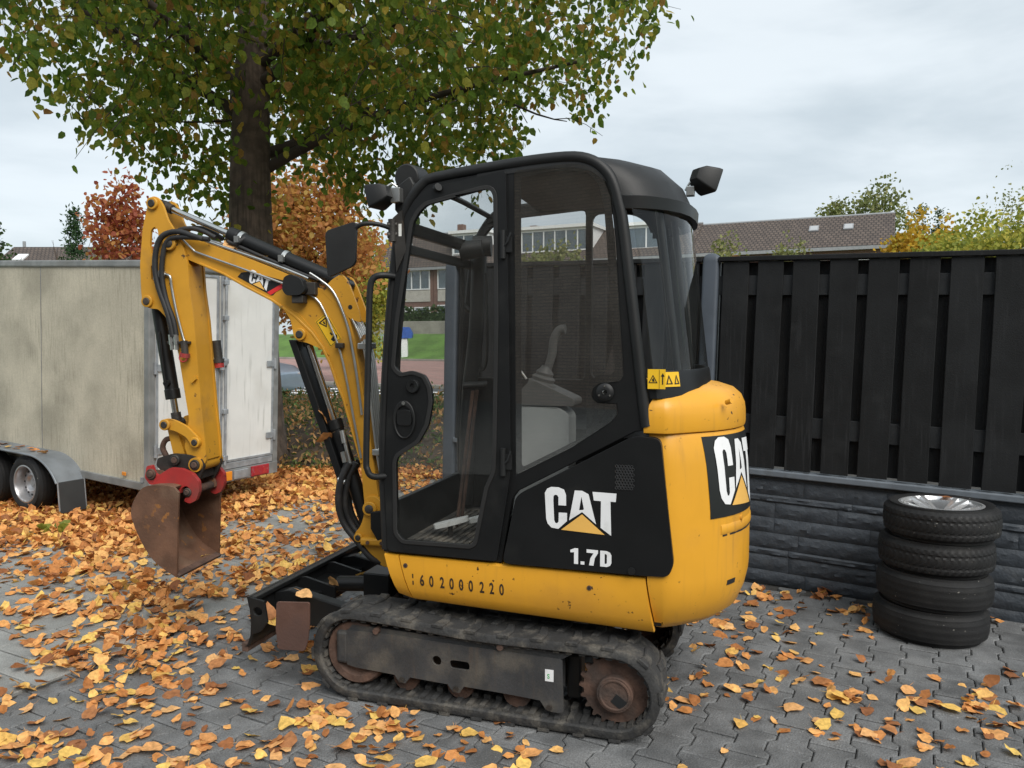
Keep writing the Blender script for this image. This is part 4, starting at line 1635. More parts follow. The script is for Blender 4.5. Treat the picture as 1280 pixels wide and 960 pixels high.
# ---- rear side window --------------------------------------------------------
mb = MB()
mb.plate([rounded(rwin, .012, 2)], -.4595, -.4545)
sw = mb.build('side_window', 'side_glass', EX, smooth=0)
mb = MB()
mb.plate([offset_poly(rounded(rwin, .012, 2), .001), rounded(rclear, .012, 2)], -.4540, -.4515)
mb.build('window_border', 'black_gloss', sw, smooth=0)
mb = MB()
mb.lathe([(.0, .010), (.008, .010), (.011, .014), (.018, .014), (.026, .012), (.034, .006), (.034, 0)], (.524, -.4595, 1.362), (0, -1, 0), 24)
lk = mb.build('window_lock', 'black_plastic', sw, smooth=40)
for a in (90, 210, 330):
    b_ = MB()
    c = Vector((.524 + .024 * math.cos(R(a)), -.470, 1.362 + .024 * math.sin(R(a))))
    b_.cyl(c, c + Vector((0, -.005, 0)), .004, n=8)
    b_.build('lock_screw', 'chrome_rod', lk)
b_ = MB()
b_.lathe([(.005, 0), (.008, .004), (.008, 0)], (.524, -.472, 1.362), (0, -1, 0), 12)
b_.build('lock_barrel', 'chrome_rod', lk)

# ---- warning labels behind the cab
mb = MB()
mb.box(.686, .752, -.4640, -.4625, 1.378, 1.452)
stk = mb.build('warning_sticker', 'warning_yellow', rb, smooth=0)
mb = MB()
ysk = [-.428, -.416, -.402, -.388, -.372]
mb.add([(rear_x(y, z) + .0085, y - .003, z) for y in ysk for z in (1.384, 1.440)], [(2 * i, 2 * i + 1, 2 * i + 3, 2 * i + 2) for i in range(4)])
s2_ = mb.build('warning_sticker', 'warning_yellow', rb, smooth=60, recalc=False)
for k_, (ya_, yb_) in enumerate(((-.424, -.402), (-.396, -.376))):
    mb = MB()
    ym_ = (ya_ + yb_) / 2
    tri_ = [(ya_, 1.394), (yb_, 1.394), (ym_, 1.430)]
    tin_ = offset_poly(tri_, .0035)
    V_ = [(rear_x(y, z) + .0105, y - .004, z) for y, z in tri_ + tin_]
    mb.add(V_, [(0, 1, 4, 3), (1, 2, 5, 4), (2, 0, 3, 5)])
    mb.build('warning_triangle', 'decal_black', s2_, smooth=0)


def panel_between(x0, x1, z0, z1, name, mt, parent, y=-.4645):
    q = MB()
    q.box(x0, x1, y - .0008, y, z0, z1)
    return q.build(name, mt, parent, smooth=0)


def warn_triangle(cx, cz, s, y, parent, flip=1):
    q = MB()
    o_ = [(cx - s, cz - s * .8), (cx + s, cz - s * .8), (cx, cz + s)]
    q.plate([o_, offset_poly(o_, s * .16)], y - .0006, y)
    q.build('warning_triangle', 'decal_black', parent, smooth=0)
    q = MB()
    q.plate([[(cx - s * .10, cz - s * .45), (cx + s * .35, cz - s * .5), (cx + s * .12, cz + s * .30), (cx - s * .22, cz + .0)]], y - .0006, y)
    q.build('warning_figure', 'decal_black', parent, smooth=0)


warn_triangle(.706, 1.414, .017, -.4646, stk)
panel_between(.729, .730, 1.380, 1.450, 'sticker_line', 'decal_black', stk)
mb = MB()
mb.plate([[(.740, 1.395), (.744, 1.395), (.744, 1.425), (.749, 1.425), (.742, 1.438), (.735, 1.425), (.740, 1.425)]], -.4652, -.4646)
mb.build('warning_arrow', 'decal_black', stk, smooth=0)

# ---- interior -------------------------------------------------------------
mb = MB()
mb.box(-.425, .14, -.415, .415, .655, .672)
fl = mb.build('cab_floor', 'floor_mat', EX, smooth=0)
for k in range(14):
    q = MB()
    q.box(-.37 + .032 * k, -.358 + .032 * k, -.36, .34, .671, .679)
    q.build('floor_rib', 'floor_mat', fl, smooth=0)
mb = MB()
mb.plate([(.13, .67), (.13, .99), (.60, 1.10), (.66, 1.19), (.69, .67)], -.175, .415)
mb.build('seat_base', 'black_plastic', EX, smooth=0, bevel=.01)
mb = MB()
sp_ = rounded([(.12, 1.02), (.13, 1.10), (.36, 1.10), (.43, 1.30), (.50, 1.56), (.56, 1.57), (.575, 1.50), (.52, 1.20), (.48, 1.03)], .04, 4)
mb.plate(sp_, -.16, .21)
mb.build('seat', 'seat_fabric', EX, smooth=40, bevel=.03, seg=3)
con = []
mb = MB()
mb.plate(rounded([(.10, .80), (.13, 1.285), (.31, 1.285), (.350, 1.255), (.350, 1.00), (.32, .80)], .02, 3), -.33, -.20)
console = mb.build('control_console', 'grey_plastic', EX, smooth=30, bevel=.012, seg=3)
mb = MB()
mb.plate(rounded([(.10, 1.290), (.125, 1.330), (.19, 1.400), (.26, 1.370), (.375, 1.320), (.375, 1.292)], .02, 3), -.335, -.195)
mb.build('armrest', 'console_grey', console, smooth=30, bevel=.012, seg=3)
mb = MB()
mb.lathe([(.058, 0), (.060, .018), (.046, .026), (.050, .040), (.036, .050), (.038, .062), (.026, .074), (.020, .09)], (.215, -.265, 1.365), (.28, 0, 1), 20)
js = mb.build('joystick_boot', 'console_grey', console, smooth=30)
mb = MB()
mb.tube([(.240, -.265, 1.43), (.262, -.265, 1.50), (.270, -.265, 1.56), (.292, -.265, 1.60), (.318, -.265, 1.605)], [.017, .018, .020, .022, .020], 12, 3)
mb.build('joystick', 'console_grey', js, smooth=60)
mb = MB()
mb.tube([(.17, -.33, 1.40), (.145, -.335, 1.435), (.128, -.335, 1.452)], .005, 8)
mb.cyl((.132, -.335, 1.448), (.106, -.335, 1.462), .012, .014, 10)
mb.build('safety_lever', 'zinc_pipe', console, smooth=50)
for dy in (-.11, -.055):
    mb = MB()
    mb.tube([(-.232, dy, .70), (-.205, dy, .90), (-.150, dy, 1.33)], .0085, 8)
    lv = mb.build('travel_lever', 'rust_metal', EX, smooth=50)
    mb = MB()
    mb.cyl((-.190, dy - .02, 1.352), (-.105, dy + .01, 1.356), .016, n=12)
    mb.build('lever_grip', 'black_plastic', lv, smooth=50)
for dx, dy in ((-.23, -.19), (-.12, -.04)):
    mb = MB()
    M = Matrix.Translation((dx, dy, .735)) @ Matrix.Rotation(R(-14), 4, 'Y') @ Matrix.Rotation(R(20), 4, 'Z')
    pp = rounded([(-.075, -.035), (.02, -.045), (.085, -.02), (.085, .03), (.0, .04), (-.075, .03)], .018, 3)
    mb.plate(pp, -.008, .012, 'xy', M)
    pe = mb.build('pedal', 'pedal_pad', EX, smooth=30, bevel=.005)
    q = MB()
    q.cyl((dx, dy, .672), (dx, dy, .73), .012, n=8)
    q.build('pedal_post', 'dark_steel', pe)
mb = MB()
mb.tube([(-.34, .39, 1.88), (-.315, .39, 1.87), (-.315, .39, 1.74), (-.355, .39, 1.71), (-.39, .39, 1.74)], .013, 8, 3)
mb.build('grab_handle', 'black_plastic', EX, smooth=60)

# ---- outside rails, mirror, lamps --------------------------------------------
mb = MB()
mb.tube([(-.350, -.450, 1.822), (-.395, -.50, 1.826), (-.428, -.515, 1.815), (-.444, -.520, 1.770), (-.452, -.520, 1.60), (-.470, -.520, 1.10), (-.466, -.520, 1.02), (-.445, -.51, .990), (-.405, -.455, .985)], .0135, 10, 4)
mb.build('grab_rail', 'black_plastic', EX, smooth=60)
mb = MB()
M = Matrix.Translation((-.545, -.555, 1.925)) @ Matrix.Rotation(R(16), 4, 'Z')
pl = rounded([(-.062, -.112), (.052, -.058), (.060, .118), (-.070, .078)], .022, 4)
mb.plate(pl, -.022, .006, 'xz', M)
mir = mb.build('mirror', 'black_plastic', EX, smooth=30, bevel=.01, seg=3)
mb = MB()
mb.plate([offset_poly(pl, .012)], .006, .009, 'xz', M)
mb.build('mirror_glass_pane', 'mirror_glass', mir, smooth=0)
mb = MB()
mb.tube([(-.350, -.46, 2.010), (-.40, -.52, 2.030), (-.46, -.55, 2.030), (-.500, -.553, 2.005), (-.530, -.55, 1.96)], .0095, 8, 3)
mb.build('mirror_arm', 'black_plastic', mir, smooth=60)
mb = MB()
mb.cyl((-.362, -.478, 1.965), (-.362, -.478, 2.055), .017, n=12)
mb.cyl((-.378, -.490, 1.99), (-.338, -.462, 1.995), .013, n=10)
mb.cyl((-.378, -.490, 2.03), (-.338, -.462, 2.035), .013, n=10)
mb.plate([(-.36, 2.06), (-.32, 2.09), (-.30, 1.93), (-.345, 1.84)], -.478, -.455)
mb.build('mirror_clamp', 'dark_steel', mir, smooth=40)
mb = MB()
mb.box(-.333, -.320, -.479, -.470, 1.985, 2.035)
mb.build('clamp_tag', 'bare_tag', mir, smooth=0)


def work_lamp(c, rz, tilt, s=1.0, name='work_lamp'):
    M = Matrix.Translation(c) @ Matrix.Rotation(rz, 4, 'Z') @ Matrix.Rotation(tilt, 4, 'Y') @ Matrix.Scale(s, 4)
    mb = MB()
    fr_ = rounded([(-.055, -.048), (.055, -.048), (.055, .048), (-.055, .048)], .012, 3)      # y,z of the face, x is the beam
    rings = []
    for x, k in ((-.050, .45), (-.030, .75), (.02, .98), (.034, 1.0)):
        rings.append([M @ Vector((x, a * k, b_ * k)) for a, b_ in fr_])
    mb.loft(rings)
    o = mb.build(name, 'black_plastic', EX, smooth=30)
    q = MB()
    q.plate([offset_poly(fr_, .008)], .034, .037, 'yz', M)
    q.build('lamp_lens', 'lamp_glass', o, smooth=0)
    return o


lf = work_lamp((-.415, -.475, 2.155), R(180 - 10), R(14))
mb = MB()
mb.box(-.372, -.330, -.474, -.430, 2.125, 2.185)
mb.tube([(-.39, -.47, 2.19), (-.37, -.46, 2.205), (-.35, -.45, 2.19)], .006, 6)
mb.build('lamp_bracket', 'zinc_pipe', lf, smooth=0, bevel=.003)
mb = MB()
mb.plate([(-.37, 2.19), (-.37, 2.10), (-.33, 2.05), (-.30, 2.12), (-.28, 2.20), (-.30, 2.235)], -.44, -.40)
mb.cyl((-.325, -.42, 2.235), (-.325, -.30, 2.245), .055, n=20)
mb.build('lamp_mount', 'black_plastic', lf, smooth=40, bevel=.006)
lr = work_lamp((.842, .14, 2.262), R(38), R(20), 1.12)
mb = MB()
mb.box(.765, .800, .115, .150, 2.190, 2.232)
mb.tube([(.76, .13, 2.215), (.785, .13, 2.255), (.81, .135, 2.262), (.825, .14, 2.25)], .006, 6, 3)
mb.build('lamp_bracket', 'zinc_pipe', lr, smooth=0, bevel=.003)

# ================================================================== digging arm (swung a little to the near side)
SWA = R(8)


def BT(v):
    c, s = math.cos(SWA), math.sin(SWA)
    return Vector((-.60 + v.x * c - v.y * s, v.x * s + v.y * c, v.z))


def NB():
    return MB(tf=BT)


def boss(parent, x, z, y0, y1, r=.026, mt='arm_paint', pin='dark_steel', bolt=True):
    q = NB()
    q.cyl((x, y0, z), (x, y1, z), r, n=20)
    o = q.build('pin_boss', mt, parent, smooth=40, bevel=.003)
    q = NB()
    s = -1 if y1 < y0 else 1
    q.lathe([(0, .006), (r * .5, .006), (r * .62, .003), (r * .62, -.01)], (x, y1, z), (0, s, 0), 18)
    q.build('pin', pin, o, smooth=40)
    return o


# swing post
q = NB()
q.plate(rounded([(-.130, .800), (-.080, .812), (-.040, .780), (-.02, .66), (.06, .60), (.07, .47), (-.035, .462), (-.140, .545), (-.178, .590), (-.182, .622), (-.150, .660), (-.132, .715)], .02, 3), -.075, .075)
post = q.build('swing_post', 'arm_paint', EX, smooth=35, bevel=.008)
q = NB()
q.box(-.14, .04, -.115, .115, .575, .612)
q.build('post_lug', 'arm_paint', post, smooth=0, bevel=.01)
boss(post, -.098, .750, -.078, -.098, .034)
boss(post, -.158, .606, -.076, -.092, .022)
for x in (-.10, -.03):
    b_ = NB()
    b_.cyl((x, -.114, .592), (x, -.122, .592), .009, n=8)
    b_.build('bolt', 'rust_metal', post)
q = NB()
q.cyl((0.04, 0, .40), (0.04, 0, .66), .065, n=24)
q.build('swing_pin', 'arm_paint', post)
q = NB()
q.plate([(-.085, .74), (-.02, .75), (-.015, .62), (-.05, .60), (-.085, .66)], -.115, -.098)
q.build('hose_guard', 'black_paint', post, smooth=0, bevel=.004)

# boom
bo = [(-1.150, 2.050), (-1.140, 2.078), (-1.118, 2.090), (-1.064, 2.080), (-.948, 2.036), (-.791, 1.984), (-.595, 1.910), (-.463, 1.856), (-.349, 1.806), (-.262, 1.752),
      (-.204, 1.662), (-.177, 1.559), (-.151, 1.398), (-.121, 1.193), (-.088, .961), (-.066, .806), (-.064, .750), (-.082, .722), (-.112, .722), (-.134, .745), (-.140, .80),
      (-.153, .959), (-.200, 1.125), (-.244, 1.277), (-.274, 1.346), (-.306, 1.440), (-.345, 1.520), (-.400, 1.592), (-.486, 1.672), (-.602, 1.749), (-.740, 1.817), (-.853, 1.879), (-.987, 1.934), (-1.067, 1.967),
      (-1.120, 1.990), (-1.145, 2.015)]
q = NB()
q.plate(rounded(bo, .012, 2), -.055, .055)
boom = q.build('boom', 'arm_paint', EX, smooth=25, bevel=.007)
# welded lower flange along the belly of the boom and cylinder lug
q = NB()
belly = [(-.153, .959), (-.200, 1.125), (-.244, 1.277), (-.274, 1.346), (-.306, 1.440), (-.345, 1.520), (-.400, 1.592), (-.486, 1.672), (-.602, 1.749), (-.740, 1.817), (-.853, 1.879), (-.987, 1.934)]
inn = [(x + .010, z + .008) for x, z in belly]
q.plate(belly + inn[::-1], -.062, .062)
q.build('belly_plate', 'arm_paint', boom, smooth=25, bevel=.003)
for sy in (-1, 1):
    q = NB()
    q.plate(rounded([(-.555, 1.735), (-.500, 1.655), (-.486, 1.575), (-.462, 1.550), (-.425, 1.548), (-.345, 1.515), (-.300, 1.480), (-.38, 1.60), (-.45, 1.68)], .015, 3), sy * .042, sy * .060)
    lug = q.build('cylinder_lug', 'arm_paint', boom, smooth=25, bevel=.003)
    q = NB()
    q.plate(rounded([(-.345, 1.795), (-.285, 1.850), (-.246, 1.872), (-.222, 1.862), (-.196, 1.815), (-.157, 1.712), (-.142, 1.640), (-.20, 1.66)], .015, 3), sy * .040, sy * .056)
    fl_ = q.build('cylinder_flange', 'arm_paint', boom, smooth=25, bevel=.004)
    if sy < 0:
        boss(lug, -.448, 1.586, -.060, -.078, .030)
        b_ = NB()
        b_.cyl((-.196, -.0562, 1.716), (-.196, -.0572, 1.716), .011, n=14)
        b_.build('pin_hole', 'rubber_seal', fl_)
boss(boom, -1.118, 2.034, -.078, -.096, .034)
# maker's plate on the boom side
q = NB()
q.plate([[(-.776, 1.868), (-.757, 1.888), (-.716, 1.893), (-.531, 1.846), (-.590, 1.778), (-.600, 1.776)]], -.0568, -.0556)
bs = q.build('boom_decal', 'decal_black', boom, smooth=0)
q = NB()
q.plate([[(-.604, 1.777), (-.533, 1.816), (-.541, 1.833), (-.622, 1.791)]], -.0576, -.0566)
q.build('decal_stripe', 'decal_red', bs, smooth=0)
dr = Vector((math.cos(R(-22)), math.sin(R(-22))))
up = Vector((-dr.y, dr.x))
mark_on(bs, lambda a, b, h: BT(Vector((-.722 + a * .112 * dr.x + b * .108 * up.x * .7, -.0582, 1.836 + a * .112 * dr.y + b * .108 * up.y))))
# warning label
wl_ = [(-.375, 1.647), (-.317, 1.690), (-.242, 1.566), (-.299, 1.524)]
q = NB()
q.plate([wl_], -.0566, -.0556)
ws = q.build('warning_sticker', 'warning_yellow', boom, smooth=0)
q = NB()
q.plate([offset_poly(wl_, .003), offset_poly(wl_, .0055)], -.0574, -.0566)
q.build('sticker_border', 'decal_black', ws, smooth=0)


def on_label(pts, name):
    """drawing coordinates 0..1 across, 0..1 down the label"""
    o_, ex_, ey_ = Vector((-.375, 1.647)), Vector((.058, .043)), Vector((.076, -.123))
    q = NB()
    lp = [[tuple(o_ + ex_ * a + ey_ * b) for a, b in P] for P in pts]
    q.plate(lp, -.0576, -.0566)
    q.build(name, 'decal_black', ws, smooth=0)


on_label([[(.15, .10), (.85, .10), (.5, .40)], [(.27, .14), (.73, .14), (.5, .33)]], 'warning_triangle')
on_label([[(.45, .17), (.56, .17), (.53, .28), (.44, .24)]], 'warning_figure')
on_label([[(.45, .62), (.55, .60), (.60, .70), (.50, .72)]], 'warning_arrow')
on_label([[(.30, .80), (.70, .74), (.85, .80), (.75, .90), (.40, .92)]], 'warning_machine')

# arm
ao = [(-1.237, 2.235), (-1.228, 2.262), (-1.200, 2.270), (-1.178, 2.255), (-1.157, 2.223), (-1.133, 2.152), (-1.085, 2.080), (-1.050, 2.005), (-1.031, 1.934), (-1.025, 1.816), (-1.005, 1.657), (-.977, 1.236), (-.959, 1.035),
      (-.956, .955), (-.985, .915), (-1.020, .908), (-1.045, .945), (-1.060, 1.00), (-1.120, 1.03), (-1.118, 1.06), (-1.041, 1.162), (-1.095, 1.502), (-1.141, 1.598), (-1.156, 1.671), (-1.197, 1.712), (-1.250, 1.716), (-1.284, 1.745),
      (-1.289, 1.80), (-1.291, 1.938), (-1.271, 2.112)]
ao[17:21] = [(-1.072, 1.02), (-1.060, 1.10), (-1.044, 1.162)]
s1 = rounded([(-1.226, 2.103), (-1.205, 2.120), (-1.188, 2.105), (-1.184, 2.06), (-1.205, 2.00), (-1.224, 1.975), (-1.234, 2.03)], .015, 3)
s2 = rounded([(-1.232, 1.930), (-1.195, 1.932), (-1.190, 1.89), (-1.203, 1.845), (-1.232, 1.855)], .012, 3)
arm = None
for sy in (-1, 1):
    q = NB()
    q.plate([rounded(ao, .012, 2), s1, s2], sy * .060, sy * .076)
    o = q.build('arm_plate' if arm else 'arm', 'arm_paint', arm if arm else EX, smooth=25, bevel=.004)
    arm = arm or o
core = [(-1.060, 1.96), (-1.036, 1.93), (-1.030, 1.816), (-1.010, 1.657), (-.982, 1.236), (-.964, 1.035), (-.962, .96), (-1.03, .93), (-1.040, 1.162), (-1.090, 1.502), (-1.136, 1.598), (-1.15, 1.75)]
q = NB()
q.plate([core], -.060, .060)
q.build('arm_box', 'arm_paint', arm, smooth=25)
boss(arm, -1.208, 2.232, -.076, -.092, .030)
boss(arm, -1.252, 1.751, -.076, -.090, .030)
boss(arm, -1.001, 1.050, -.076, -.104, .026)
boss(arm, -1.003, .938, -.076, -.100, .030, 'dark_steel')
q = NB()
q.cyl((-1.003, -.10, .938), (-1.003, .10, .938), .036, n=20)
q.build('arm_end_tube', 'arm_paint', arm)
q = NB()
q.plate([(-1.02, 1.36), (-.995, 1.38), (-.992, 1.365), (-1.015, 1.345)], -.092, -.076)
q.build('arm_hook', 'arm_paint', arm, smooth=0)


def ram(name, p0, p1, frac, rb, rr, parent=EX, eye=.03):
    """hydraulic cylinder: barrel from p0, rod out to p1"""
    p0, p1 = Vector(p0), Vector(p1)
    m_ = p0.lerp(p1, frac)
    d = (p1 - p0).normalized()
    q = NB()
    q.cyl(p0 - d * .0, m_, rb, n=22)
    q.cyl(m_ - d * .05, m_ + d * .002, rb * 1.10, n=22)
    q.cyl(p0 + Vector((0, -.035, 0)), p0 + Vector((0, .035, 0)), eye, n=18)
    o = q.build(name, 'black_paint', parent, smooth=40, bevel=.003)
    q = NB()
    q.cyl(m_, p1 - d * eye * .8, rr, n=18)
    q.build('piston_rod', 'chrome_rod', o, smooth=50)
    q = NB()
    q.cyl(p1 + Vector((0, -.035, 0)), p1 + Vector((0, .035, 0)), eye * .9, n=18)
    q.cyl(p1 - d * eye * 1.9, p1, rr * 1.5, n=14)
    q.build('rod_eye', 'dark_steel', o, smooth=40)
    return o


ac = ram('arm_cylinder', (-.235, 0, 1.826), (-1.208, 0, 2.236), .625, .036, .0165)
q = NB()
q.tube([(-.84, -.03, 2.045), (-.70, -.035, 1.985), (-.50, -.035, 1.90), (-.36, -.03, 1.845)], .009, 8)
q.cyl((-.79, -.045, 2.03), (-.75, -.02, 2.06), .013, n=10)
q.build('feed_pipe', 'hose_rubber', ac, smooth=50)
for x in (-.78, -.55):
    q = NB()
    zc = 1.826 + (x + .235) * (2.236 - 1.826) / (-1.208 + .235)
    d = Vector((-1.208 + .235, 0, .41)).normalized()
    c = Vector((x, 0, zc))
    q.lathe([(.036, -.010), (.041, -.010), (.041, .010), (.036, .010)], c, d, 22, closed=True)
    q.box(x - .012, x + .012, -.058, -.034, zc - .02, zc + .012)
    q.build('pipe_clamp', 'zinc_pipe', ac, smooth=40)
bc = ram('bucket_cylinder', (-1.252, 0, 1.751), (-1.159, 0, 1.136), .80, .034, .0165, eye=.028)
q = NB()
q.cyl((-1.185, -.05, 1.34), (-1.185, -.03, 1.34), .016, n=12)
q.tube([(-1.188, -.048, 1.34), (-1.20, -.05, 1.45), (-1.215, -.045, 1.60)], .007, 8)
q.build('feed_pipe', 'black_paint', bc, smooth=50)
bm_c = ram('boom_cylinder', (-.125, 0, .605), (-.452, 0, 1.586), .57, .036, .0185, eye=.03)
q = NB()
q.plate([(-.520, 1.560), (-.480, 1.556), (-.238, .870), (-.275, .868)], -.050, .050)
q.build('rod_guard', 'black_paint', bm_c, smooth=0, bevel=.004)
q = NB()
q.tube([(-.243, -.046, 1.10), (-.225, -.05, 1.02), (-.198, -.05, .92)], .010, 8, 3)
q.cyl((-.250, -.048, 1.12), (-.236, -.052, 1.06), .014, n=10)
q.build('feed_pipe', 'zinc_pipe', bm_c, smooth=50)
# hoses looping low beside the boom cylinder
for k, (dx, dy) in enumerate(((0, -.07), (.022, -.045), (-.02, -.03), (.012, .03))):
    q = NB()
    q.tube([(-.205 + dx, dy, .965), (-.243 + dx, dy - .01, .88), (-.258 + dx, dy - .01, .76), (-.235 + dx, dy, .665), (-.17 + dx, dy, .585), (-.09, dy, .50), (.02, dy * .5, .46)], .016, 10, 4)
    q.build('hydraulic_hose', 'hose_rubber', EX, smooth=60)
q = NB()
q.cyl((-.262, -.075, .885), (-.225, -.075, .872), .014, n=10)
q.build('hose_fitting', 'zinc_pipe', bm_c, smooth=40)
q = NB()
q.cyl((-.235, -.078, 1.02), (-.225, -.075, .97), .013, n=10)
q.build('hose_fitting', 'zinc_pipe', bm_c, smooth=40)

# steel pipes up the boom
pipes = [
    (-.068, .0055, [(-1.086, 2.075), (-1.050, 2.045), (-1.000, 2.000), (-.973, 1.986), (-.749, 1.908), (-.521, 1.828), (-.440, 1.795)]),
    (-.066, .0060, [(-.440, 1.800), (-.400, 1.780), (-.345, 1.735), (-.290, 1.62), (-.245, 1.500), (-.212, 1.35), (-.184, 1.195), (-.146, .99)]),
    (-.066, .0065, [(-.395, 1.880), (-.34, 1.845), (-.285, 1.800), (-.245, 1.73), (-.205, 1.62), (-.185, 1.52), (-.165, 1.40), (-.140, 1.20)]),
    (-.050, .0070, [(-.960, 2.052), (-.80, 1.998), (-.60, 1.930), (-.465, 1.878), (-.41, 1.855)]),
    (-.015, .0070, [(-.95, 2.056), (-.79, 2.004), (-.59, 1.936), (-.455, 1.882), (-.35, 1.83)]),
    (.020, .0070, [(-.95, 2.056), (-.79, 2.004), (-.59, 1.936), (-.455, 1.882), (-.35, 1.83)]),
]
for y, r, P in pipes:
    q = NB()
    q.tube([(x, y, z) for x, z in P], r, 8, 3)
    q.build('hydraulic_pipe', 'zinc_pipe', boom, smooth=60)
for k in range(5):                                    # pipes down the back of the boom
    y = -.05 + .026 * k
    q = NB()
    q.tube([(-.190, y, 1.66), (-.150, y, 1.575), (-.118, y, 1.45), (-.096, y, 1.22), (-.070, y, 1.00), (-.045, y, .86)], .0075, 8, 3)
    q.build('hydraulic_pipe', 'zinc_pipe', boom, smooth=60)
for z, x in ((1.53, -.135), (1.02, -.068)):
    q = NB()
    q.box(x - .022, x + .02, -.07, .075, z - .015, z + .015)
    q.build('pipe_clamp', 'zinc_pipe', boom, smooth=0, bevel=.004)
q = NB()
q.box(-.265, -.225, -.085, -.055, 1.520, 1.545)
q.build('pipe_clamp', 'dark_steel', boom, smooth=0, bevel=.004)
q = NB()
q.box(-.420, -.360, -.085, -.030, 1.775, 1.835)
q.build('pipe_clamp', 'dark_steel', boom, smooth=0, bevel=.004)
# black work lamp cover clipped to the boom
q = NB()
q.plate(rounded([(-.512, 1.800), (-.502, 1.858), (-.470, 1.872), (-.415, 1.850), (-.392, 1.795), (-.42, 1.772), (-.49, 1.770)], .014, 3), -.125, -.066)
wl2 = q.build('boom_lamp', 'black_plastic', boom, smooth=30, bevel=.012, seg=3)
q = NB()
q.box(-.470, -.412, -.110, -.058, 1.735, 1.772)
q.build('lamp_bracket', 'dark_steel', wl2, smooth=0, bevel=.004)
# rubber hoses from the boom end over the arm head
for y, r, P in ((-.098, .0135, [(-.93, 2.050), (-.985, 2.066), (-1.040, 2.085), (-1.095, 2.088), (-1.150, 2.068), (-1.182, 2.013), (-1.194, 1.915), (-1.177, 1.816), (-1.140, 1.717), (-1.118, 1.640), (-1.106, 1.575)]),
                (-.094, .0125, [(-.90, 2.048), (-.98, 2.058), (-1.060, 2.062), (-1.118, 2.050), (-1.148, 1.993), (-1.160, 1.875), (-1.140, 1.757), (-1.105, 1.66), (-1.090, 1.580)]),
                (-.02, .012, [(-.91, 2.065), (-.98, 2.10), (-1.05, 2.115), (-1.12, 2.10), (-1.19, 2.03), (-1.215, 1.94), (-1.20, 1.86)]),
                (.03, .012, [(-.90, 2.065), (-.97, 2.105), (-1.05, 2.125), (-1.13, 2.10), (-1.19, 2.03), (-1.215, 1.94), (-1.20, 1.86)])):
    q = NB()
    q.tube([(x, y, z) for x, z in P], r, 10, 3)
    q.build('hydraulic_hose', 'hose_rubber', EX, smooth=60)
q = NB()
q.tube([(-1.150, -.085, 1.885), (-1.118, -.09, 1.872), (-1.112, -.088, 1.82), (-1.09, -.088, 1.70), (-1.058, -.088, 1.575), (-1.040, -.09, 1.530)], .0065, 8, 3)
q.cyl((-1.165, -.078, 1.885), (-1.165, -.096, 1.885), .020, n=14)
q.build('hydraulic_pipe', 'zinc_pipe', arm, smooth=60)
for x in (-1.118, -1.092):
    q = NB()
    q.cyl((x, -.096, 1.585), (x + .004, -.096, 1.535), .013, n=8)
    q.cyl((x + .004, -.096, 1.535), (x + .006, -.096, 1.510), .010, n=8)
    q.build('hose_fitting', 'zinc_pipe', arm, smooth=30)
q = NB()
q.box(-1.135, -1.02, -.105, -.076, 1.540, 1.552)
q.build('coupling_bracket', 'dark_steel', arm, smooth=0, bevel=.002)
q = NB()
q.cyl((-1.045, -.100, 1.555), (-1.040, -.100, 1.485), .017, n=14)
q.build('quick_coupling', 'dark_steel', arm, smooth=40)
q = NB()
q.lathe([(.017, -.010), (.022, -.010), (.022, .010), (.017, .010)], (-1.040, -.100, 1.482), (0.1, 0, 1), 18, closed=True)
q.tube([(-1.058, -.105, 1.50), (-1.066, -.11, 1.47), (-1.052, -.112, 1.452), (-1.030, -.11, 1.458), (-1.024, -.105, 1.49)], .004, 6, 3)
q.build('dust_cap', 'red_paint', arm, smooth=40)
q = NB()
q.cyl((-.985, .09, 1.555), (-.975, .09, 1.46), .022, n=12)
q.cyl((-.975, .09, 1.46), (-.973, .09, 1.44), .028, n=12)
q.build('quick_coupling', 'dark_steel', arm, smooth=40)
q = NB()
q.cyl((-.974, .09, 1.455), (-.970, .09, 1.415), .024, n=12)
q.build('dust_cap', 'red_paint', arm, smooth=40)

# bucket linkage
for sy in (-1, 1):
    q = NB()
    q.plate(rounded([(-1.185, 1.150), (-1.160, 1.168), (-1.110, 1.160), (-1.045, 1.130), (-.985, 1.075), (-.975, 1.045), (-.995, 1.022), (-1.020, 1.030), (-1.050, 1.075), (-1.110, 1.105), (-1.175, 1.115)], .015, 3), sy * .080, sy * .096)
    lk_ = q.build('guide_link', 'arm_paint', arm, smooth=25, bevel=.003)
    if sy < 0:
        boss(lk_, -1.159, 1.136, -.096, -.112, .028)
    q = NB()
    q.plate(rounded([(-1.180, 1.130), (-1.140, 1.150), (-1.080, .975), (-1.100, .935), (-1.138, .945)], .02, 3), sy * .046, sy * .060)
    q.build('bucket_link', 'arm_paint', arm, smooth=25, bevel=.003)
q = NB()
q.plate(rounded([(-1.150, 1.10), (-1.04, 1.06), (-1.00, 1.02), (-1.02, .90), (-1.09, .885), (-1.13, .95)], .015, 3), -.045, .045)
q.build('link_web', 'arm_paint', arm, smooth=25)

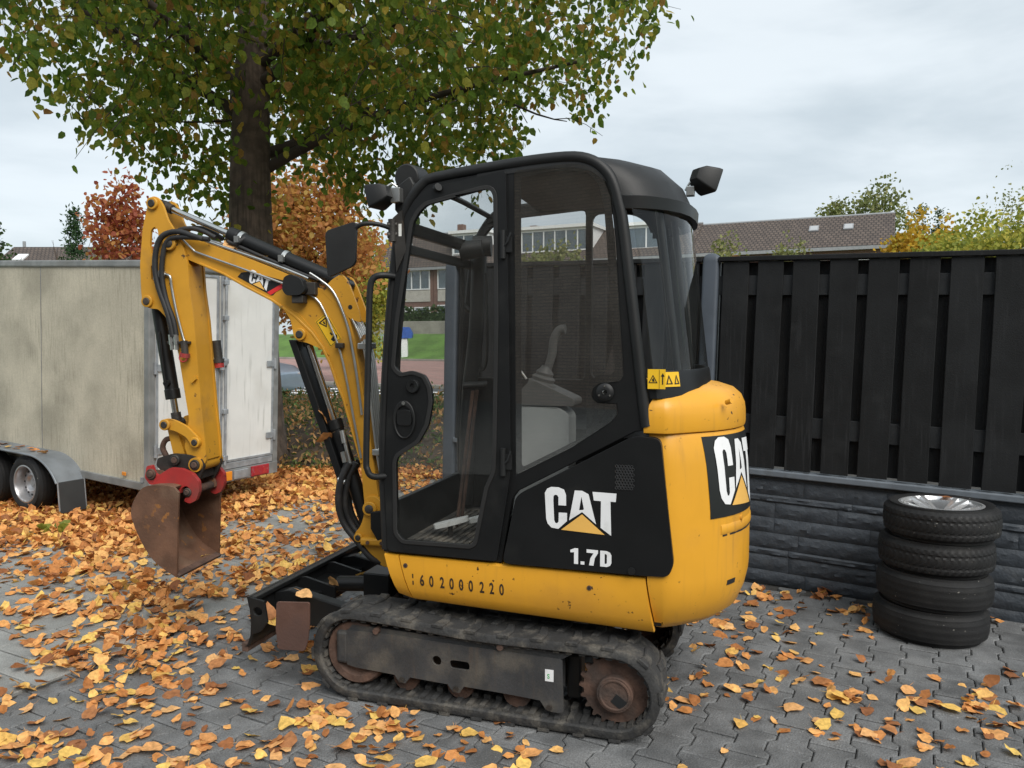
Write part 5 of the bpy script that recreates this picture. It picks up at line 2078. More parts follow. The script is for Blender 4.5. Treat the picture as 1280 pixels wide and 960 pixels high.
# quick coupler
q = NB()
q.plate(rounded([(-1.225, .925), (-1.215, .965), (-1.13, .990), (-1.04, .985), (-.975, .965), (-.960, .93), (-.985, .875), (-1.01, .835), (-1.06, .865), (-1.17, .880)], .012, 3), -.088, -.070)
q.plate(rounded([(-1.225, .925), (-1.215, .965), (-1.13, .990), (-1.04, .985), (-.975, .965), (-.960, .93), (-.985, .875), (-1.01, .835), (-1.06, .865), (-1.17, .880)], .012, 3), .070, .088)
q.plate([(-1.21, .93), (-1.08, .965), (-1.0, .95), (-1.0, .86), (-1.17, .885)], -.070, .070)
cpl = q.build('quick_coupler', 'dark_steel', EX, smooth=25, bevel=.003)
for x, z in ((-1.111, .960), (-1.003, .938)):
    boss(cpl, x, z, -.088, -.108, .026, 'dark_steel', 'rust_metal')
q = NB()
q.tube([(-1.205, -.03, .965), (-1.225, -.03, 1.010), (-1.205, -.03, 1.050), (-1.165, -.03, 1.055), (-1.130, -.03, 1.030), (-1.138, -.03, 1.000)], .014, 10, 4)
q.build('lifting_hook', 'rust_metal', cpl, smooth=60)
red = rounded([(-1.250, .930), (-1.222, .935), (-1.212, .895), (-1.190, .882), (-1.120, .925), (-1.060, .922), (-1.000, .900), (-.968, .860), (-.966, .810), (-.985, .765), (-1.020, .748), (-1.050, .760), (-1.042, .778),
               (-1.012, .785), (-1.010, .820), (-1.035, .838), (-1.062, .825), (-1.070, .795), (-1.085, .800), (-1.100, .832), (-1.160, .842), (-1.235, .836), (-1.262, .870)], .010, 3)
for sy in (-1, 1):
    q = NB()
    q.plate([red], sy * .104, sy * .128)
    rdp = q.build('coupler_jaw', 'red_paint', cpl, smooth=25, bevel=.004)
    if sy < 0:
        boss(rdp, -1.028, .805, -.104, -.136, .022, 'dark_steel', 'rust_metal')
        boss(rdp, -1.222, .892, -.128, -.140, .026, 'rust_metal', 'rust_metal')
q = NB()
q.cyl((-1.028, -.13, .805), (-1.028, .13, .805), .020, n=16)
q.cyl((-1.222, -.13, .880), (-1.222, .13, .880), .020, n=16)
q.build('coupler_pin', 'rust_metal', cpl)

# bucket
bk = [(-1.060, .840), (-1.110, .848), (-1.205, .840), (-1.250, .806), (-1.285, .742), (-1.290, .690), (-1.255, .596), (-1.196, .498), (-1.137, .445), (-1.058, .399)]
bks = [tuple(p)[:2] for p in catmull([Vector((x, z)) for x, z in bk], 3)]
inner = offset_poly(bks + [(-1.036, .815)], .012)[:-1]
q = NB()
q.plate(bks + inner[::-1], -.182, .182)
bucket = q.build('bucket', 'bucket_steel', EX, smooth=35)
sidep = bks + [(-1.046, .66), (-1.036, .815)]
for sy in (-1, 1):
    q = NB()
    q.plate([offset_poly(sidep, -.003)], sy * .182, sy * .196)
    q.build('bucket_side', 'bucket_steel', bucket, smooth=35, bevel=.003)
q = NB()
q.box(-1.10, -1.045, -.190, .190, .395, .411, Matrix.Translation((-1.058, 0, .40)) @ Matrix.Rotation(R(28), 4, 'Y') @ Matrix.Translation((1.058, 0, -.40)))
q.build('cutting_lip', 'rust_metal', bucket, smooth=0, bevel=.002)
for sy in (-.085, .085):
    q = NB()
    q.plate(rounded([(-1.235, .83), (-1.245, .905), (-1.19, .905), (-1.08, .855), (-1.01, .84), (-1.0, .79), (-1.05, .80), (-1.10, .845)], .012, 3), sy - .008, sy + .008)
    q.build('bucket_ear', 'bucket_steel', bucket, smooth=25, bevel=.002)

# ================================================================== wheels and tyres
def tyre_mesh(name, Ro, w, Ri, groove, n=132, mt='tyre_rubber'):
    """tyre lying on its side, axis z, from z=0 to z=w; groove = tread style"""
    mb = MB()
    prof = [(Ri, .016), (Ri + .012, .006), (Ri + (Ro - Ri) * .35, -.001), (Ri + (Ro - Ri) * .62, .0), (Ro - .030, .010)]
    tread = [(Ro - .016 + .016 * math.sin(math.pi * (k / 14)) ** .35 - (0 if 0 < k < 14 else .004), .016 + (w - .032) * k / 14) for k in range(15)]
    full = prof + tread + [(r, w - h) for r, h in reversed(prof)]
    m_ = len(full)
    V, F = [], []
    for i in range(n):
        a = 2 * math.pi * i / n
        for k, (r, h) in enumerate(full):
            rr = r
            if len(prof) <= k < len(prof) + 15:
                t = (h / w - .5) * 2
                if groove == 'arrow':
                    ph = (i + abs(t) * 15) % 5
                    if ph < 1.7 and abs(t) > .10:
                        rr -= .0032
                    if .28 < abs(t) < .36:
                        rr -= .003
                else:
                    if .16 < abs(t) < .30 or .55 < abs(t) < .66:
                        rr -= .0022
                    if abs(t) > .66 and i % 6 == 0:
                        rr -= .0018
            V.append((rr * math.cos(a), rr * math.sin(a), h))
    for i in range(n):
        j = (i + 1) % n
        for k in range(m_ - 1):
            F.append((i * m_ + k, j * m_ + k, j * m_ + k + 1, i * m_ + k + 1))
    mb.add(V, F)
    return mb.mesh(name, mt, smooth=28)


def alloy_mesh(Ri, w):
    mb = MB()
    mb.lathe([(Ri + .010, .012), (Ri + .012, .004), (Ri + .002, .002), (Ri - .010, .016), (Ri - .016, .06), (Ri - .016, w - .02), (Ri - .004, w - .004), (Ri + .010, w - .006)], (0, 0, 0), (0, 0, 1), 48)
    for k in range(5):
        for d in (-.16, .16):
            a = 2 * math.pi * k / 5 + d
            a2 = 2 * math.pi * k / 5 + d * .9
            p0 = Vector((.045 * math.cos(a2), .045 * math.sin(a2), w - .060))
            p1 = Vector(((Ri - .013) * math.cos(a), (Ri - .013) * math.sin(a), w - .014))
            sd = Vector((-math.sin(a), math.cos(a), 0)) * .012
            up_ = Vector((0, 0, .012))
            V = [p0 - sd - up_, p0 + sd - up_, p0 + sd * .7 + up_, p0 - sd * .7 + up_, p1 - sd * 1.3 - up_, p1 + sd * 1.3 - up_, p1 + sd + up_, p1 - sd + up_]
            mb.add(V, [(0, 1, 5, 4), (1, 2, 6, 5), (2, 3, 7, 6), (3, 0, 4, 7), (0, 3, 2, 1), (4, 5, 6, 7)])
    mb.lathe([(0, w - .042), (.030, w - .044), (.050, w - .054), (.062, w - .075), (.062, w - .11)], (0, 0, 0), (0, 0, 1), 24)
    return mb.mesh('alloy_rim', 'alloy', smooth=30)


def disc_mesh(Ri, w):
    mb = MB()
    mb.lathe([(Ri - .012, .055), (Ri - .012, w - .02), (Ri - .002, w - .004), (Ri + .010, w - .006)], (0, 0, 0), (0, 0, 1), 36)
    mb.lathe([(0, .09), (.03, .092), (.034, .080), (.050, .078), (.075, .100), (.095, .096), (Ri - .012, .072)], (0, 0, 0), (0, 0, 1), 36)
    me = mb.mesh('steel_rim', 'wheel_silver', smooth=40)
    q = MB()
    for k in range(12):
        a = 2 * math.pi * k / 12
        c = Vector((.108 * math.cos(a), .108 * math.sin(a), .0925))
        q.cyl(c - Vector((0, 0, .02)), c + Vector((0, 0, .004)), .010, n=8)
    return me, q.mesh('rim_hole', 'rubber_seal', smooth=0)


ty_arrow = tyre_mesh('tyre', .278, .172, .195, 'arrow', n=250)
ty_rib = tyre_mesh('tyre', .278, .172, .195, 'rib')
al = alloy_mesh(.193, .172)
TX, TY = 2.235, 4.035
TL = ['bald ribbed car tyre at the bottom of the stack beside the fence', 'ribbed car tyre lying second from the ground in the stack by the fence',
      'car tyre with arrow tread, directly under the topmost wheel of the stack', 'car wheel with shiny alloy rim on top of the tyre stack']
for k in range(4):
    t = empty('car_wheel', (TX + (.0, .012, .026, .045)[k] , TY + (.0, -.006, .010, .0)[k], .004 + .1745 * k), .9 * k + .3)
    t.rotation_euler = (R((0, .3, -.4, .6)[k]), R((0, .5, .4, .9)[k]), .9 * k + .3)
    tag(t, TL[k], 'wheel', 'car wheels stacked by the fence')
    link_copy(ty_rib if k < 2 else ty_arrow, 'tyre', t, (0, 0, 0))
    link_copy(al, 'alloy_rim', t, (0, 0, 0))

# ================================================================== box trailer
TR = empty('box_trailer', (-3.04, 6.35, 0), YA)
TR.rotation_euler = (0, .045, YA)
tag(TR, 'weathered white box trailer with grey fender and double rear doors', 'trailer')
LT, WT = 3.3, 1.42
mb = MB()
mb.box(-LT, -.045, .012, WT - .012, .345, 2.17)
box_ = mb.build('side_panel', 'trailer_side', TR, smooth=0)
for x in (-1.52,):
    mb = MB()
    mb.box(x - .003, x + .003, .008, .013, .36, 2.16)
    mb.build('panel_seam', 'trailer_profile', box_, smooth=0)
mb = MB()
mb.box(-LT - .01, .0, -.004, WT + .004, 2.145, 2.205)
mb.build('roof', 'trailer_profile', TR, smooth=0, bevel=.012)
mb = MB()
mb.box(-LT, 0, -.006, .05, .285, .352)
mb.box(-LT, 0, WT - .05, WT + .006, .285, .352)
mb.box(-.06, .0, .05, WT - .05, .285, .352)
mb.build('bottom_rail', 'trailer_profile', TR, smooth=0, bevel=.006)
mb = MB()
for k in range(5):
    x = -LT + .35 + k * .62
    mb.box(x, x + .05, .05, WT - .05, .275, .335)
mb.build('chassis', 'dark_steel', TR, smooth=0)
for y0, y1 in ((-.008, .052), (WT - .052, WT + .008)):
    mb = MB()
    mb.box(-.055, .010, y0, y1, .30, 2.16)
    mb.build('corner_profile', 'trailer_profile', TR, smooth=0, bevel=.008)
mid = WT / 2
for k, (y0, y1) in enumerate(((.058, mid - .012), (mid + .012, WT - .058))):
    mb = MB()
    mb.box(-.030, .004, y0, y1, .42, 2.125)
    d_ = mb.build('rear_door', 'trailer_door', TR, smooth=0, bevel=.003)
    for (a, b, c, e) in ((y0, y0 + .022, .42, 2.125), (y1 - .022, y1, .42, 2.125), (y0 + .022, y1 - .022, .42, .442), (y0 + .022, y1 - .022, 2.103, 2.125)):
        q = MB()
        q.box(.004, .013, a, b, c, e)
        q.build('door_edge', 'galvanised', d_, smooth=0, bevel=.002)
    hy = y0 - .01 if k == 0 else y1 + .01
    for hz in (.62, 1.32, 2.0):
        q = MB()
        s = 1 if k == 0 else -1
        q.box(.012, .022, min(hy, hy + s * .10), max(hy, hy + s * .10), hz - .028, hz + .028)
        q.cyl((.020, hy, hz - .05), (.020, hy, hz + .05), .014, n=10)
        q.build('hinge', 'galvanised', d_, smooth=30)
mb = MB()
mb.cyl((.032, mid + .05, .40), (.032, mid + .05, 2.14), .012, n=10)
rod = mb.build('lock_rod', 'galvanised', TR)
for hz in (.47, .9, 1.36, 1.75, 2.07):
    q = MB()
    q.box(.010, .046, mid + .025, mid + .075, hz - .022, hz + .022)
    q.build('rod_guide', 'galvanised', rod, smooth=0, bevel=.004)
q = MB()
q.box(.020, .060, mid - .10, mid + .05, 1.32, 1.375)
q.box(.030, .070, mid - .02, mid + .01, 1.28, 1.40)
q.build('lock_handle', 'galvanised', rod, smooth=0, bevel=.005)
mb = MB()
mb.box(-.02, .012, .06, WT - .06, .355, .415)
mb.build('door_sill', 'galvanised', TR, smooth=0, bevel=.004)
mb = MB()
mb.box(-.02, .016, -.004, WT + .004, .235, .350)
lb_ = mb.build('light_bar', 'trailer_profile', TR, smooth=0, bevel=.004)
for y0 in (.10, WT - .64):
    q = MB()
    q.box(.016, .030, y0, y0 + .07, .250, .335)
    q.build('amber_lamp', 'amber_lens', lb_, smooth=0, bevel=.004)
    q = MB()
    q.box(.016, .034, y0 + .09, y0 + .26, .252, .335)
    q.build('number_plate_holder', 'galvanised', lb_, smooth=0, bevel=.004)
    q = MB()
    q.box(.016, .032, y0 + .30, y0 + .52, .245, .342)
    rl = q.build('red_reflector', 'red_lens', lb_, smooth=0, bevel=.004)
    for dd in (.36, .46):
        q = MB()
        q.plate([(y0 + dd - .035, .255), (y0 + dd + .035, .255), (y0 + dd, .335)], .032, .036, 'yz')
        q.build('reflector_triangle', 'red_paint', rl, smooth=0)
mb = MB()
mb.box(-.335, -.285, -.014, -.004, .385, .418)
mb.build('side_marker', 'amber_lens', TR, smooth=0, bevel=.005)
mb = MB()
mb.box(-.085, -.055, -.018, .0, .36, .40)
mb.build('bracket', 'galvanised', TR, smooth=0)
# fender over two wheels
arc = []
for k in range(13):
    a = R(27 + 63 * k / 12)
    arc.append((-1.28 + .45 * math.cos(a) + (0), .105 + .375 * math.sin(a)))
arc = arc + [(-2.66, .48)] + [(-2.66 - .45 * math.sin(R(82 * k / 8)), .105 + .375 * math.cos(R(82 * k / 8))) for k in range(1, 9)]
inn = offset_poly(arc + [(-1.9, -.4)], .012)[:-1]
mb = MB()
mb.plate(arc + inn[::-1], -.245, .02)
fen = mb.build('fender', 'fender_metal', TR, smooth=40, bevel=.004)
mb = MB()
lip = [(x, -.245, z) for x, z in arc]
mb.tube(lip, .011, 8)
mb.build('fender_lip', 'fender_metal', fen, smooth=60)
mb = MB()
mb.plate([(-.878, .285), (-.862, .285), (-.828, .02), (-.844, .02)], -.235, -.01)
mb.build('mudflap', 'mudflap', fen, smooth=0, bevel=.003)
for yy in (-.242, -.006):
    q = MB()
    q.tube([(-.868, yy, .29), (-.838, yy, .04)], .007, 6)
    q.build('mudflap_edge', 'galvanised', fen)
ttm = tyre_mesh('tyre', .262, .165, .165, 'rib', n=72)
dm, hm = disc_mesh(.163, .165)
for x in (-1.42, -2.06):
    w_ = bpy.data.objects.new('wheel', ttm)
    col.objects.link(w_)
    w_.parent = TR
    w_.location = (x, -.05, .258 + .045 * x)
    w_.rotation_euler = (R(90), 0, 0)
    link_copy(dm, 'steel_rim', w_, (0, 0, 0))
    link_copy(hm, 'rim_hole', w_, (0, 0, 0))
mb = MB()
mb.cyl((-1.50, -.03, .164), (-1.50, WT + .03, .164), .03, n=12)
mb.cyl((-2.10, -.03, .137), (-2.10, WT + .03, .137), .03, n=12)
mb.build('axle', 'dark_steel', TR)
mb = MB()
mb.tube([(-LT, .3, .30), (-LT - .9, WT / 2, .32), (-LT, WT - .3, .30)], .04, 8)
mb.cyl((-LT - .75, WT / 2, -.14), (-LT - .75, WT / 2, .40), .03, n=12)
mb.build('drawbar', 'galvanised', TR)

# ================================================================== houses across the road
def win(parent, x0, x1, z0, z1, y, panes=2, fr=.09, mt='house_glass'):
    q = MB()
    outer = [(x0, z0), (x1, z0), (x1, z1), (x0, z1)]
    holes = []
    pw = (x1 - x0 - fr) / panes
    for k in range(panes):
        a = x0 + fr + pw * k
        holes.append([(a, z0 + fr), (a + pw - fr, z0 + fr), (a + pw - fr, z1 - fr), (a, z1 - fr)])
    q.plate([outer] + holes, y - .06, y + .02)
    w_ = q.build('window', 'white_frame', parent, smooth=0)
    for h in holes:
        q = MB()
        q.box(h[0][0], h[1][0], y - .005, y + .005, h[0][1], h[2][1])
        q.build('pane', mt, w_, smooth=0)
        q = MB()
        q.box(h[0][0], h[1][0], y + .012, y + .018, h[0][1], h[2][1])
        q.build('curtain', 'curtain', w_, smooth=0)
    return w_


def row_house(s0, s1, label, ridge=8.85, wall_h=5.78, dormer=None, skylights=(), brick='house_brick', front='panel', depth=8.0, eave_over=.35, chimney=True):
    hs = empty('row_house', far(s0, 55.3, 1.85), FA)
    tag(hs, label, 'house', 'row houses across the road')
    L_ = s1 - s0
    q = MB()
    q.plate([(0, -1.0), (depth, -1.0), (depth, wall_h), (depth / 2, ridge - .12), (0, wall_h)], .02, L_ - .02, 'yz')
    wl0 = q.build('wall', brick, hs, smooth=0)
    # roof: two slopes with thickness
    sl = (ridge - wall_h) / (depth / 2)
    rf_ = None
    ln = math.hypot(depth / 2 + eave_over, ridge - (wall_h - eave_over * sl))
    for side in (0, 1):
        q = MB()
        q.box(0, L_, 0, ln, -.10, 0)
        o = q.build('roof' if rf_ is None else 'rear_slope', 'roof_tile', hs if rf_ is None else rf_, smooth=0)
        if side == 0:
            o.location = (0, -eave_over, wall_h - eave_over * sl + .10)
            o.rotation_euler = (math.atan(sl), 0, 0)
            rf_ = o
        else:
            M = Matrix.Translation((0, depth + eave_over, wall_h - eave_over * sl + .10)) @ Matrix.Rotation(-math.atan(sl), 4, 'X') @ Matrix.Scale(-1, 4, (0, 1, 0))
            o.matrix_parent_inverse = Matrix.Identity(4)
            base = Matrix.Translation(rf_.location) @ rf_.rotation_euler.to_matrix().to_4x4()
            o.matrix_local = base.inverted() @ M
    q = MB()
    q.tube([(0, depth / 2, ridge + .08), (L_, depth / 2, ridge + .08)], .10, 8)
    q.build('ridge', 'zinc_roof', hs)
    q = MB()
    q.box(0, L_, -eave_over - .16, -eave_over + .02, wall_h - eave_over * sl - .16, wall_h - eave_over * sl + .06)
    q.build('gutter', 'zinc_roof', hs, smooth=0)
    if front == 'panel':
        n_ = 2
        bw = L_ / n_
        for k in range(n_):
            x0, x1 = k * bw + .45, (k + 1) * bw - .3
            win(hs, x0, x1, 3.75, 5.40, -.03, 3)
            q = MB()
            q.box(x0, x1, -.05, .02, 2.75, 3.72)
            q.build('cladding_panel', 'panel_cream', hs, smooth=0)
            if k == 0:
                win(hs, x0, x1, .6, 2.45, -.03, 3)
            else:
                q = MB()
                q.box(x0, x0 + 1.0, -.06, .02, 0, 2.3)
                q.build('door', 'white_frame', hs, smooth=0)
                win(hs, x0 + 1.2, x1, .9, 2.3, -.03, 1)
    else:
        for k in range(3):
            x0 = .6 + k * (L_ - .9) / 3
            win(hs, x0, x0 + 1.4, 3.3, 4.8, -.03, 2)
            win(hs, x0, x0 + 1.4, .7, 2.3, -.03, 2)
    if dormer:
        x0, x1, z0, z1, pn = dormer
        yb = .9
        q = MB()
        q.box(x0, x1, yb, 3.8, z0, z1)
        dm_ = q.build('dormer', 'white_frame', hs, smooth=0)
        q = MB()
        q.box(x0 - .2, x1 + .2, yb - .3, 3.9, z1, z1 + .24)
        q.build('dormer_roof', 'white_frame', dm_, smooth=0)
        win_ = win(hs, x0 + .15, x1 - .15, z0 + .12, z1 - .10, yb - .03, pn)
    for (x, t) in skylights:
        q = MB()
        q.box(x, x + .62, t, t + .85, .0, .09)
        sk = q.build('skylight', 'zinc_roof', rf_, smooth=0)
        q = MB()
        q.box(x + .07, x + .55, t + .07, t + .78, .09, .11)
        q.build('skylight_pane', 'lamp_glass', sk, smooth=0)
    q = MB()
    q.box(.2, .75, depth / 2 - .3, depth / 2 + .3, ridge - .4, ridge + .75)
    if chimney and not skylights:
        q.build('chimney', brick, rf_ if False else hs, smooth=0)
    return hs


row_house(-41.3, -34.3, 'brick end house of the terrace with cream panels under wide windows and no dormer', dormer=None, skylights=((2.6, 3.0),))
row_house(-34.3, -27.3, 'brick row house with cream panels and a three pane white roof dormer', dormer=(1.3, 4.6, 6.55, 8.35, 3))
row_house(-27.3, -19.9, 'row house with the widest white dormer window strip on its roof', ridge=8.3, dormer=(.6, 6.7, 6.35, 8.25, 6), front='plain')
row_house(-19.9, -12.8, 'row house with a small white two pane dormer on its roof', ridge=8.3, dormer=(2.0, 5.2, 6.2, 8.05, 2), front='plain')
row_house(-12.8, -6.3, 'row house with plain tiled roof, between the two pane dormer and the end house', ridge=8.15, front='plain', chimney=False)
row_house(-6.3, .25, 'end row house with two small skylights beside the yellow shrubs', ridge=8.15, skylights=((1.2, 2.6), (3.4, 2.6)), front='plain')

# far house behind the trailer
fh = empty('gabled_house', (-39.5, 58, -.03), 0)
tag(fh, 'distant house with brown gable roof and roof window rising behind the trailer', 'house')
q = MB()
q.plate([(0, 0), (8, 0), (8, 6.3), (4, 8.6), (0, 6.3)], 0, 11, 'yz')
q.build('wall', 'house_brick', fh, smooth=0)
sl = 2.4 / 4
ln = math.hypot(4.4, 4.4 * sl)
q = MB()
q.box(-.3, 11.3, 0, ln, -.12, 0)
fr2 = q.build('roof', 'roof_tile', fh, smooth=0)
fr2.location = (0, -.4, 6.3 - .4 * sl + .14)
fr2.rotation_euler = (math.atan(sl), 0, 0)
q = MB()
q.box(0.9, 1.7, 2.6, 3.6, 0, .1)
q.build('skylight', 'white_frame', fr2, smooth=0)
q = MB()
q.cyl((.4, 4.2, 8.4), (.4, 4.2, 9.3), .12, n=8)
q.build('flue', 'zinc_roof', fh)

# brick house facing the yard from behind, mirrored faintly in the cab glass
bh = empty('brick_house', (-22, -9.5, -.03), 0)
tag(bh, 'blank brown brick house wall facing the excavator, mirrored in its cab glass', 'house')
q = MB()
q.box(0, 33, -7, 0, 0, 5.6)
q.build('wall', 'grey_brick', bh, smooth=0)
q = MB()
q.plate([(-7.3, 5.6), (.3, 5.6), (-3.5, 8.4)], -.2, 33.2, 'yz')
q.build('roof', 'roof_tile', bh, smooth=0)
# ================================================================== street things
q = MB()
q.box(-46, -16, 52.0, 52.35, 1.5, 2.88)
wl_o = q.build('garden_wall', 'wall_concrete', smooth=0, bevel=.03)
wl_o.rotation_euler = (0, 0, FA)
tag(wl_o, 'low grey garden wall along the top of the grass bank', 'wall')


def place_far(u, Y, z=0.0):
    """point at depth Y in the picture's column u"""
    return Vector(((u - 640) / 961 * Y, Y, z))


p = place_far(506, 55)
bp_ = empty('street_post', (p.x, p.y, -.03))
tag(bp_, 'white street post with blue top beside the brick street', 'post')
q = MB()
q.box(-.22, .22, -.22, .22, 0, 1.55)
q.build('post', 'white_frame', bp_, smooth=0, bevel=.03)
q = MB()
q.plate(rounded([(-.55, 1.55), (.55, 1.55), (.60, 1.9), (.35, 2.35), (-.30, 2.35), (-.6, 1.95)], .1, 3), -.3, .3)
q.build('blue_top', 'blue_plastic', bp_, smooth=30)
p = place_far(468, 48)
rl_ = empty('metal_barrier', (p.x - .9, p.y, -.03), FA)
tag(rl_, 'grey metal crowd barrier standing on the grass bank behind the boom', 'barrier')
q = MB()
q.tube([(0, 0, .0), (0, 0, 1.75), (1.8, 0, 1.75), (1.8, 0, 0)], .04, 8)
q.tube([(0, 0, .3), (1.8, 0, .3)], .03, 8)
q.build('rail_frame', 'galvanised', rl_)
for k in range(9):
    q = MB()
    q.cyl((.18 * (k + 1), 0, .3), (.18 * (k + 1), 0, 1.75), .018, n=6)
    q.build('bar', 'galvanised', rl_)

# parked car, mostly behind the trailer
car = empty('parked_car', (-7.45, 19.3, -.016), R(-14))
tag(car, 'blue grey parked car mostly hidden behind the white trailer', 'car')
prof = [(-2.0, .30), (-2.05, .55), (-2.0, .80), (-1.72, .92), (-1.35, .98), (-.85, 1.40), (.55, 1.44), (1.05, 1.02), (1.75, .90), (2.02, .72), (2.08, .45), (2.02, .28)]
rings = []
for y, k in ((-.84, .88), (-.80, .97), (-.55, 1.0), (0, 1.01), (.55, 1.0), (.80, .97), (.84, .88)):
    rings.append([Vector((x * (.99 if abs(y) > .7 else 1), y * (.84 if z > 1.1 else 1), .28 + (z - .28) * k)) for x, z in prof])
q = MB()
q.loft(rings)
q.build('body', 'car_paint', car, smooth=35, bevel=.03)
q = MB()
q.plate([(-1.22, .98), (-.80, 1.33), (.48, 1.36), (.90, 1.02)], -.822, .822)
q.build('window', 'black_gloss', car, smooth=0)
for x in (-1.3, 1.3):
    for y in (-.80, .80):
        q = MB()
        q.lathe([(0, .10), (.20, .10), (.21, .11), (.30, .10), (.315, .06), (.315, -.06), (0, -.06)], (x, y, .315), (0, math.copysign(1, y), 0), 24)
        w_ = q.build('wheel', 'tyre_rubber', car)
        q = MB()
        q.lathe([(0, .112), (.19, .108), (.205, .10)], (x, y, .315), (0, math.copysign(1, y), 0), 24)
        q.build('rim', 'wheel_silver', w_)
for y in (-.62, .62):
    q = MB()
    q.box(1.90, 2.03, y - .16, y + .16, .60, .72)
    q.build('headlight', 'lamp_glass', car, smooth=0, bevel=.02)
    q = MB()
    q.box(-2.04, -1.95, y - .14, y + .14, .66, .82)
    q.build('tail_light', 'red_lens', car, smooth=0, bevel=.02)

# ================================================================== vegetation
def rand_dirs(n, zbias=0.0):
    d = rng.normal(size=(n, 3))
    d[:, 2] += zbias
    return d / np.linalg.norm(d, axis=1, keepdims=True)


def limb_tube(mb, p0, p1, r0, r1, bend=.15, n=7, seg=5):
    p0, p1 = Vector(p0), Vector(p1)
    L_ = (p1 - p0).length
    pts, rr = [], []
    off = Vector((random.uniform(-1, 1), random.uniform(-1, 1), random.uniform(-.5, .8))) * bend * L_
    for k in range(seg + 1):
        t = k / seg
        pts.append(p0.lerp(p1, t) + off * math.sin(math.pi * t) * (1 - .3 * t))
        rr.append(r0 + (r1 - r0) * t)
    mb.tube(pts, rr, n)
    return pts


def tree(name, label, cat, base, th, tr_, cc, rad, nleaf, lsize, mt, shape='oval', clump=14, spread=.28, group=None, template=LEAF_TREE, limbs=9, bark='bark', droop=-.2):
    base = Vector(base)
    rt = empty(name, base)
    tag(rt, label, cat, group)
    cc = Vector(cc)
    q = MB()
    top = Vector((cc.x * .6, cc.y * .6, th))
    limb_tube(q, (0, 0, -.1), top, tr_, tr_ * .6, .02, 10)
    q.build('trunk', bark, rt, smooth=60)
    q = MB()
    for k in range(limbs):
        a = 2 * math.pi * k / limbs + random.uniform(-.3, .3)
        e = cc + Vector((math.cos(a) * rad[0] * random.uniform(.4, .8), math.sin(a) * rad[1] * random.uniform(.4, .8), rad[2] * random.uniform(-.3, .75)))
        P = limb_tube(q, top.lerp(Vector((cc.x, cc.y, cc.z)), random.uniform(0, .4)), e, tr_ * .38, tr_ * .06, .12, 5)
        for j in range(3):
            s = P[random.randint(2, 4)]
            e2 = s + Vector((random.uniform(-1, 1) * rad[0], random.uniform(-1, 1) * rad[1], random.uniform(-.1, 1) * rad[2])) * .35
            limb_tube(q, s, e2, tr_ * .12, tr_ * .03, .1, 4, 3)
    q.build('limbs', bark, rt, smooth=60)
    nc = max(1, nleaf // clump)
    d = rand_dirs(nc)
    rr = rng.uniform(.25, 1, nc) ** .45
    if shape == 'cone':
        t = rng.uniform(0, 1, nc) ** 1.5
        ang = rng.uniform(0, 2 * math.pi, nc)
        r_ = (1 - t) * rng.uniform(.5, 1, nc) ** .5
        C = np.stack([np.cos(ang) * r_ * rad[0], np.sin(ang) * r_ * rad[1], -rad[2] + 2 * rad[2] * t], 1)
    else:
        lump = 1 + .22 * np.sin(d[:, 0] * 5 + 1) * np.cos(d[:, 1] * 4) + .15 * np.sin(d[:, 2] * 7 + d[:, 0] * 3)
        C = d * (rr * lump)[:, None] * np.array(rad)
    C += np.array(cc)
    idx = rng.integers(0, nc, nleaf)
    P = C[idx] + rng.normal(size=(nleaf, 3)) * spread * np.array([1, 1, .8]) * min(rad)
    ax = rand_dirs(nleaf, droop)
    nr = rand_dirs(nleaf, .6)
    o = leaf_batch('crown', P, rng.uniform(.7, 1.25, nleaf) * lsize, ax, nr, template, mt, rt)
    o['kind'] = 'stuff'
    return rt


# ---- the big linden over the yard
LB = Vector((-3.12, 9.1, -.05))
LI = empty('linden_tree', LB)
tag(LI, 'large linden with thick brown trunk and green to yellow crown above the trailer', 'tree')
q = MB()
tp = []
for k in range(15):
    z = k * .5
    tp.append((Vector((.02 * math.sin(z * 1.3) + .028 * z, .02 * math.cos(z), z)), .36 * math.exp(-z * 2.2) * .45 + .315 - .026 * z))
n_ = 22
rings = []
for p_, r_ in tp:
    rings.append([p_ + Vector((math.cos(2 * math.pi * i / n_), math.sin(2 * math.pi * i / n_), 0)) * r_ *
                  (1 + .05 * math.sin(5 * 2 * math.pi * i / n_ + p_.z * .7) + .035 * noise.noise(Vector((i * .7, p_.z * 2.2, 3.1)))) for i in range(n_)])
q.loft(rings)
q.build('trunk', 'bark', LI, smooth=60)
cc = Vector((.70, -.3, 6.80))
rad = Vector((4.25, 3.7, 3.45))
for k in range(15):
    a = 2 * math.pi * k / 15 * 2.4 + random.uniform(-.2, .2)
    z0 = 3.5 + .20 * k
    e = Vector((cc.x * .8 + math.cos(a) * rad.x * random.uniform(.6, .85), cc.y + math.sin(a) * rad.y * random.uniform(.6, .85), z0 + random.uniform(.9, 2.0)))
    q = MB()
    P = limb_tube(q, (.028 * z0, 0, z0), e, .07, .018, .10, 8, 7)
    for j in range(7):
        s = P[random.randint(2, 7)]
        e2 = s + Vector((random.uniform(-1.3, 1.3), random.uniform(-1.2, 1.2), random.uniform(-.5, .6)))
        P2 = limb_tube(q, s, e2, .020, .006, .18, 5, 4)
        for i in range(2):
            s3 = P2[random.randint(1, 4)]
            limb_tube(q, s3, s3 + Vector((random.uniform(-.6, .6), random.uniform(-.5, .5), random.uniform(-.7, .1))), .007, .003, .2, 4, 3)
    q.build('limb', 'twig', LI, smooth=60)
NT = 1850
d = rand_dirs(NT * 3)
rr = rng.uniform(.10, 1, NT * 3) ** .40
